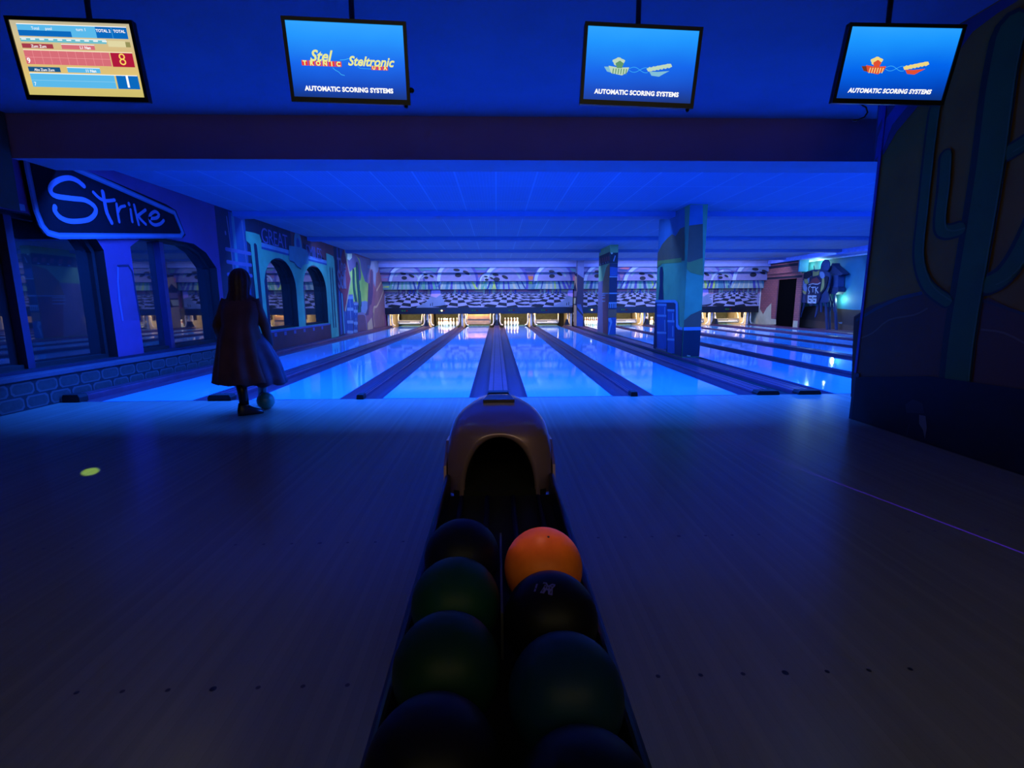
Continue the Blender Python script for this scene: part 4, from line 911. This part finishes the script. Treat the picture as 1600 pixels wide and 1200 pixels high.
            c1, c2, c3 = (G('g1', 190, 215, 190), G('g2', 95, 150, 110), G('g3', 130, 190, 215)) if i == 2 else (G('o1', 240, 215, 130), G('o2', 225, 80, 50), G('o3', 120, 55, 30))
            rnd = random.Random(i)
            def blob(u0, v0, wu, hv, m, z):
                cc = U(u0, v0, z); pts = []
                for k in range(18):
                    a = 2*PI*k/18; r = 1+.12*math.sin(5*a+u0*20); pts.append((cc[0]+wu*w_*math.cos(a)*r, cc[1]+hv*h_*math.sin(a)*r, z))
                mb.poly(pts, m)
            blob(.30, .46, .055, .055, c1, -.0026); blob(.31, .50, .035, .05, c2, -.0024); blob(.30, .43, .03, .02, c1, -.0022)
            mb.poly([U(.17, .535, -.0027), U(.20, .60, -.0027), U(.26, .62, -.0027), U(.27, .53, -.0027)], c3); mb.poly([U(.24, .62, -.0025), U(.34, .645, -.0025), U(.385, .60, -.0025), U(.40, .53, -.0025), U(.30, .54, -.0025), U(.21, .52, -.0025)], c1 if i == 2 else c2)
            for k in range(6): mb.poly([U(.25+k*.024, .63, -.0023), U(.258+k*.024, .63, -.0023), U(.262+k*.024, .555, -.0023), U(.252+k*.024, .555, -.0023)], c2 if i == 2 else c1)
            put('logo', mb, scr); mb = MB(X)
            for k in range(6): blob(.59+k*.034, .545-k*.012, .028, .03, c1, -.0026+k*.0001)
            mb.poly([U(.585, .575, -.0022), U(.61, .63, -.0022), U(.68, .64, -.0022), U(.72, .60, -.0022), U(.77, .555, -.0022), U(.66, .575, -.0022)], c3 if i == 2 else c2)
            for s in (-1, 1):
                pts = [(.40+.175*k/16, .56+s*.035*math.sin(PI*k/16*1.6+.3)) for k in range(17)]
                for a, c in zip(pts, pts[1:]):
                    A, B = Vector(U(*a, -.0021)), Vector(U(*c, -.0021)); n_ = (B-A).cross(Vector((0, 0, 1))).normalized()*.0012; mb.poly([A+n_, A-n_, B-n_, B+n_], CY_)
    put('picture' if i == 0 else 'logo', mb, scr)
    mb = MB(); xp = at(px, 8, 1, pr[1]+.09).x
    mb.tube([(xp, pr[1]+.09, pr[2]-.02), (xp, pr[1]+.09, ZF)], .017, M_BLACK, 10); mb.box(xp-.06, xp+.06, pr[1]+.03, pr[1]+.15, ZF-.012, ZF, M_BLACK); put('ceiling_pole', mb, t)
    mb = MB(); mb.box(xp-.10, xp+.10, pr[1]+.035, pr[1]+.095, pr[2]-.1, pr[2]+.1, M_BLACK, .006); put('mount', mb, t)
    if i == 3:
        q = X @ Vector((-.20, -TH/2+.01, -.03)); mb = MB(); mb.tube([(q.x+.10*math.sin(a)-.0, q.y+.01, q.z-.055*(1-math.cos(a*1.0))+0.0) for a in [0, .5, 1, 1.6, 2.2, 2.8, 3.1]], .005, M_BLACK, 6); put('cable_loop', mb, t)
    if i in (1, 2):
        q = X @ Vector((TW/2-.03, -TH/2-.004, -.02)); mb = MB(); mb.sphere(tuple(q), .013, M_BLACK, 10, 6)
        if i == 1: q = X @ Vector((TW/2+.01, -TH/2+.09, -.03)); mb.sphere(tuple(q), .018, M_BLACK, 10, 6)
        put('knob', mb, t)

# ================================================================== ball return
M_HOOD = mat('hood_bronze', (.40, .25, .31), .32, metal=.5, noise=.10, scale=5, coat=.5)
t = thing('ball_return', 'bronze ball return hood with dark open-topped ball rack, centre foreground', 'ball return', (0, -4.3, 0))
def ring(y, a, zt, zb, n, k=28, dx=0):
    return [(dx+a*(1 if math.cos(s) >= 0 else -1)*abs(math.cos(s))**(2/n), y, zb+(zt-zb)*abs(math.sin(s))**(2/n)) for s in [PI*j/k for j in range(k+1)]]
cx = -.005
spec = [(-3.36, .13, .50, .30, 2.2), (-3.62, .150, .545, .30, 2.1), (-3.79, .160, .560, .30, 2.1), (-3.812, .170, .572, .29, 2.15), (-3.80, .184, .585, .29, 2.3), (-3.775, .236, .607, .30, 3.6), (-3.70, .247, .622, .305, 4.6), (-3.58, .247, .641, .31, 4.8), (-3.47, .238, .652, .32, 4.2), (-3.38, .215, .659, .33, 3.6), (-3.25, .195, .655, .33, 3.2), (-3.12, .17, .60, .34, 2.6), (-3.02, .15, .50, .35, 2.2)]
rings = [ring(y, a, zt, zb, n, dx=cx) for y, a, zt, zb, n in spec]
mb = MB(); mb.loft(rings[2:], M_HOOD); mb.face([mb.v(p) for p in rings[-1]], M_HOOD); hood = put('hood', mb, t)
mb = MB(); mb.loft(rings[:3], M_DARK); mb.face([mb.v(p) for p in rings[0]], M_DARK); put('hood_tunnel', mb, t)
mb = MB(); q = [(-.085, -3.47), (.075, -3.47), (.055, -3.33), (-.065, -3.33)]
mb.prism([(a, b) for a, b in q], 2, .652, .668, mat('hood_cap', (.10, .10, .13), .15, metal=.4, coat=.6)); put('hood_plate', fixn(mb), t)
for s in (-1, 1):
    mb = MB(); mb.loft([[(cx+s*(.247+.0*j), -3.70+.04*j, z) for z in (.30, .36, .42, .47)] for j in range(2)], M_HOOD)
    mb.prism([(-3.80, .29), (-3.5, .29), (-3.5, .49), (-3.62, .50), (-3.76, .42)], 0, cx+s*.244, cx+s*.256, M_HOOD); put('side_wing', fixn(mb), t)
mb = MB(); mb.box(-.20, .19, -3.74, -3.0, 0, .30, M_BLACK, .02); put('pedestal', mb, t)
mb = MB(); mb.box(-.215, .205, -3.80, -3.0, .27, .315, M_DARK); put('lift_tray', mb, t)
M_RAIL = mat('rail_navy_plastic', (.012, .016, .03), .28, noise=.1)
YE = -5.72
for s in (-1, 1):
    mb = MB(); xo = cx+s*.246; xi = cx+s*.222
    mb.box(min(xo, xi), max(xo, xi), YE, -3.80, .25, .395, M_RAIL, .009); put('side_rail', mb, t)
mb = MB(); mb.box(cx-.222, cx+.222, YE, -3.80, .25, .29, M_DARK); put('tray', mb, t)
mb = MB(); mb.box(cx-.246, cx+.246, YE-.03, YE, .25, .42, M_RAIL, .008); put('end_rail', mb, t)
M_CHR = mat('worn_steel', (.45, .45, .48), .25, metal=1, noise=.1)
for x in (-.165, -.055, .055, .165):
    mb = MB(); mb.tube([(cx+x, YE, .322), (cx+x, -3.9, .322)], .011, M_RUB, 8); put('ball_track', mb, t)
mb = MB(); mb.box(-.0095, -.0035, -4.84, -4.42, .29, .415, mat('strip_grey', (.10, .10, .09), .5)); put('divider_strip', mb, t)
for s in (-1, 1):
    mb = MB(); mb.box(cx+s*.15-.05, cx+s*.15+.05, -4.30, -4.26, .29, .345, mat('plate_grey', (.14, .14, .14), .4, metal=.6), .004); put('stop_plate', mb, t)
for y in (-4.35, -5.5):
    mb = MB(); mb.box(-.09, .08, y-.10, y+.10, .02, .25, M_BLACK, .01); mb.box(-.16, .15, y-.16, y+.16, 0, .02, M_BLACK); put('leg', mb, t)

BR = .1079
def ball(pos, m, lab, par=None, fx=None):
    mb = MB(); mb.sphere(pos, BR, m, 48, 28)
    o = tag(put('bowling_ball', mb), lab, 'bowling ball', 'bowling balls on the rack' if fx is None else None)
    return o
def ballmat(nm, rgb, n=.15, rough=.45, coat=.0): return mat(nm, rgb, rough, noise=n, scale=14, coat=coat, spec=.16)
ZB = .432
orange = ball((.110, -4.665, ZB), ballmat('ball_orange', (.98, .19, .02), .22, .4, 0), 'orange bowling ball, first on the right side of the rack')
blackb = ball((.106, -4.893, ZB), ballmat('ball_black', (.003, .003, .005)), 'black bowling ball with an outlined letter mark, behind the orange one')
ball((.110, -5.112, ZB), ballmat('ball_royal', (.003, .022, .05)), 'deep blue bowling ball nearest the camera on the right')
ball((.108, -5.33, ZB), ballmat('ball_ink', (.002, .003, .004)), 'near-black bowling ball at the lower right frame edge')
ball((-.119, -4.60, ZB), ballmat('ball_midnight', (.005, .006, .022)), 'midnight blue bowling ball, first on the left by the hood')
ball((-.119, -4.82, ZB), ballmat('ball_green', (.004, .038, .028)), 'dark green bowling ball, second on the left side')
ball((-.119, -5.038, ZB), ballmat('ball_forest', (.003, .022, .015)), 'duller green bowling ball, third on the left side')
ball((-.119, -5.256, ZB), ballmat('ball_dusk', (.003, .003, .006)), 'very dark navy bowling ball, nearest on the left side')
c = Vector((.106, -4.893, ZB)); d = at(840, 909, 1, -4.9); mb = MB()
d = (Vector((-.012, -.035, .1)) ).normalized(); rt = Vector((.90, -.35, 0)); rt = (rt-d*rt.dot(d)).normalized(); up = d.cross(rt)
mm = mat('mark_violet', (.10, .09, .30), .4, noise=0)
mb.add_text('M', .035, c+d*BR-up*.010, rt, up, mm, off=.003, align='CENTER'); 
mb.add_text('I', .028, c+d*BR-up*.010-rt*.028, rt, up, mm, off=.001)
mb.add_text('M', .035, c+d*BR*1.004-up*.010, rt, up, mat('ball_black_inlay', (.010, .010, .022), .3, noise=0), off=-.0005)
for i_, v in enumerate(mb.bm.verts):
    r_ = v.co-c; L_ = r_.length; v.co = c+r_.normalized()*(BR+.0004+(.0006 if r_.dot(d) > BR*1.0035-abs((r_-d*r_.dot(d)).length_squared)/(2*BR) and False else 0))
put('letter_mark', mb, blackb)
mb = MB(); e = Vector((.10, -.25, .96)).normalized(); mb.tube([Vector((.110, -4.665, ZB))+e*(BR-.004), Vector((.110, -4.665, ZB))+e*(BR+.0006)], .0035, M_BLACK, 8); put('speck', mb, orange)

# ================================================================== person in a dark coat releasing a ball
PX, PY = -2.66, -.80
def P_(x, y, z): return (PX+x, PY+y, z)
def skin_body(name, verts, edges, m, parent, sub=2):
    me = bpy.data.meshes.new(name); org = wloc(parent)
    me.from_pydata([Vector(v[0])-org for v in verts], edges, []); o = bpy.data.objects.new(name, me); COL.objects.link(o)
    sk = o.modifiers.new('skin', 'SKIN'); sk.use_smooth_shade = True
    if not me.skin_vertices: me.skin_vertices.new(name='skin') if hasattr(me.skin_vertices, 'new') else None
    for i, v in enumerate(verts): me.skin_vertices[0].data[i].radius = (v[1], v[1] if len(v) < 3 else v[2])
    me.skin_vertices[0].data[0].use_root = True
    ss = o.modifiers.new('sub', 'SUBSURF'); ss.levels = sub; ss.render_levels = sub; me.materials.append(m); o.parent = parent
    return o
t = thing('person', 'person in long dark coat stepping up to the foul line at left, back turned', 'person', (PX, PY, 0))
SKIN = mat('skin', (.20, .10, .065), .55); COAT = mat('coat_plum', (.12, .055, .05), .85, noise=.25); DENIM = mat('skirt_navy', (.07, .05, .085), .85, noise=.25); BOOT = mat('boot_black', (.006, .006, .008), .35, noise=0); HAIR = mat('hair_brown', (.06, .028, .015), .5, noise=.3, scale=40)
V_, E_ = [], []
def n_(p, r, par=None, r2=None):
    V_.append((P_(*p), r) if r2 is None else (P_(*p), r, r2)); i = len(V_)-1
    if par is not None: E_.append((par, i))
    return i
pel = n_((0, .02, .80), .12); sp1 = n_((0, .05, .96), .105, pel); ch = n_((.0, .10, 1.10), .12, sp1); nk = n_((.0, .15, 1.235), .05, ch); jaw = n_((.0, .185, 1.30), .062, nk); hd = n_((0, .185, 1.375), .088, jaw); cr = n_((0, .17, 1.44), .065, hd)
nose = n_((0, .285, 1.345), .010, hd)
for s in (-1, 1): n_((s*.092, .18, 1.355), .012, hd)
sa = n_((-.15, .11, 1.165), .05, ch); ea = n_((-.23, .06, .93), .038, sa); wa = n_((-.26, .17, .74), .024, ea)
sb = n_((.15, .11, 1.165), .05, ch); eb = n_((.215, .13, .92), .038, sb); wb_ = n_((.20, .24, .70), .024, eb)
for (w0, bx, by, bz, sg) in ((wa, -.262, .20, .675, 1), (wb_, .198, .27, .635, -1)):
    pm_ = n_((bx, by, bz), .030, w0, .018)
    for k, (dx, ln) in enumerate(((-.026, .055), (-.009, .065), (.009, .062), (.026, .048))):
        a = n_((bx+dx, by+.018, bz-.035), .0085, pm_); b_ = n_((bx+dx*1.15, by+.030, bz-.035-ln*.5), .008, a); n_((bx+dx*1.2, by+.028, bz-.035-ln), .007, b_)
    a = n_((bx+sg*.036, by+.02, bz-.005), .010, pm_); n_((bx+sg*.048, by+.045, bz-.035), .008, a)
h1 = n_((-.085, .0, .74), .088, pel); k1 = n_((-.045, .03, .44), .056, h1); a1 = n_((0, -.01, .10), .036, k1); n_((.03, .06, .045), .03, a1)
h2 = n_((.085, .06, .74), .088, pel); k2 = n_((.05, .34, .46), .056, h2); a2 = n_((-.05, .50, .12), .036, k2); n_((-.05, .57, .05), .03, a2)
body = skin_body('body', V_, E_, SKIN, t)
for s in (-1, 1):
    mb = MB(); mb.sphere(P_(s*.032, .268, 1.375), .011, mat('eye_white', (.5, .5, .5), .2, noise=0), 10, 8); put('eye', mb, t)
mb = MB(); mb.tube([P_(-.022, .268, 1.315), P_(0, .274, 1.312), P_(.022, .268, 1.315)], .005, mat('lip', (.25, .06, .05), .5), 6); put('mouth', mb, t)
def cloth(name, spec, m, folds=9, amp=.05, par=t, ph=0):
    rg = []
    for (x, y, z, rx, ry, am) in spec:
        rg.append([P_(x+rx*(1+am*math.sin(folds*a+ph+z*2))*math.cos(a), y+ry*(1+am*math.sin(folds*a+ph+z*2))*math.sin(a), z+am*.12*math.sin(folds*a+1)) for a in [2*PI*k/64 for k in range(64)]])
    mb = MB(); mb.loft(rg, m, True); o = put(name, mb, par); md = o.modifiers.new('solid', 'SOLIDIFY'); md.thickness = .006; return o
cloth('coat', [(0, .15, 1.245, .065, .06, 0), (0, .13, 1.22, .12, .09, 0), (0, .115, 1.17, .185, .125, .01), (0, .09, 1.05, .185, .145, .02), (0, .06, .93, .165, .14, .03), (0, .04, .80, .20, .175, .04), (0, .05, .62, .235, .22, .06), (.0, .06, .46, .265, .26, .08), (0, .07, .345, .285, .28, .10)], COAT)
cloth('skirt', [(.02, .07, .84, .17, .15, .02), (.05, .09, .72, .20, .19, .05), (.09, .12, .55, .22, .22, .08), (.11, .14, .40, .23, .23, .10), (.12, .15, .31, .235, .235, .11)], DENIM, 8, ph=2)
for pts, rs in (([(-.13, .11, 1.19), (-.235, .06, .93), (-.262, .165, .755)], [.062, .05, .036]), ([(.13, .11, 1.19), (.218, .13, .92), (.204, .235, .715)], [.062, .05, .036])):
    mb = MB(); mb.tube([P_(*q) for q in pts], rs, COAT, 14); put('sleeve', mb, t)
rg = []
for (y, z, rx, ry) in ((.16, 1.518, .015, .015), (.155, 1.507, .045, .05), (.15, 1.475, .078, .082), (.145, 1.43, .096, .10), (.135, 1.37, .10, .10), (.115, 1.29, .098, .08), (.07, 1.20, .11, .06), (.03, 1.10, .118, .05), (.02, 1.0, .105, .04), (.015, .93, .06, .03)):
    rg.append([P_(rx*(1+.05*math.sin(11*a))*math.cos(a), y-.01+ry*(1+.05*math.sin(11*a))*math.sin(a) if math.sin(a) < .35 or z > 1.42 else y-.01+ry*.35, z) for a in [2*PI*k/48 for k in range(48)]])
mb = MB(); mb.loft(rg, HAIR, True); mb.face([mb.v(p) for p in rg[0]], HAIR); put('hair', mb, t)
def shoe(x, y, ang, z0=0):
    ca, sa_ = math.cos(ang), math.sin(ang); rg = []
    for (f, wd, zt) in ((-.07, .022, .06), (-.055, .034, .13), (-.01, .038, .14), (.035, .037, .10), (.09, .042, .07), (.14, .040, .05), (.17, .022, .032)):
        rg.append([(PX+x+f*ca-sx*wd*sa_, PY+y+f*sa_+sx*wd*ca, z0+zz) for sx, zz in ((-1, .004), (-1.05, .02), (-.8, zt*.8), (-.3, zt), (.3, zt), (.8, zt*.8), (1.05, .02), (1, .004))])
    mb = MB(); mb.loft(rg, BOOT, True); mb.face([mb.v(p) for p in rg[0]], BOOT); mb.face([mb.v(p) for p in rg[-1]], BOOT); put('shoe', fixn(mb), t)
shoe(.0, -.01, R(35)); shoe(-.05, .50, R(80))
mb = MB(); mb.tube([P_(-.045, .03, .44), P_(-.01, -.005, .24), P_(0, -.01, .11)], [.062, .05, .044], BOOT, 14); put('boot_shaft', mb, t)
mb = MB(); mb.tube([P_(.05, .34, .46), P_(-.01, .44, .26), P_(-.05, .50, .12)], [.062, .05, .044], BOOT, 14); put('boot_shaft', mb, t)
mb = MB(); mb.sphere((-2.575, -.52, .093), .093, mat('ball_teal', (.03, .20, .14), .3, noise=.3, scale=10), 32, 18)
tag(put('bowling_ball', mb), 'dark green bowling ball rolling on the approach beside the person', 'bowling ball')
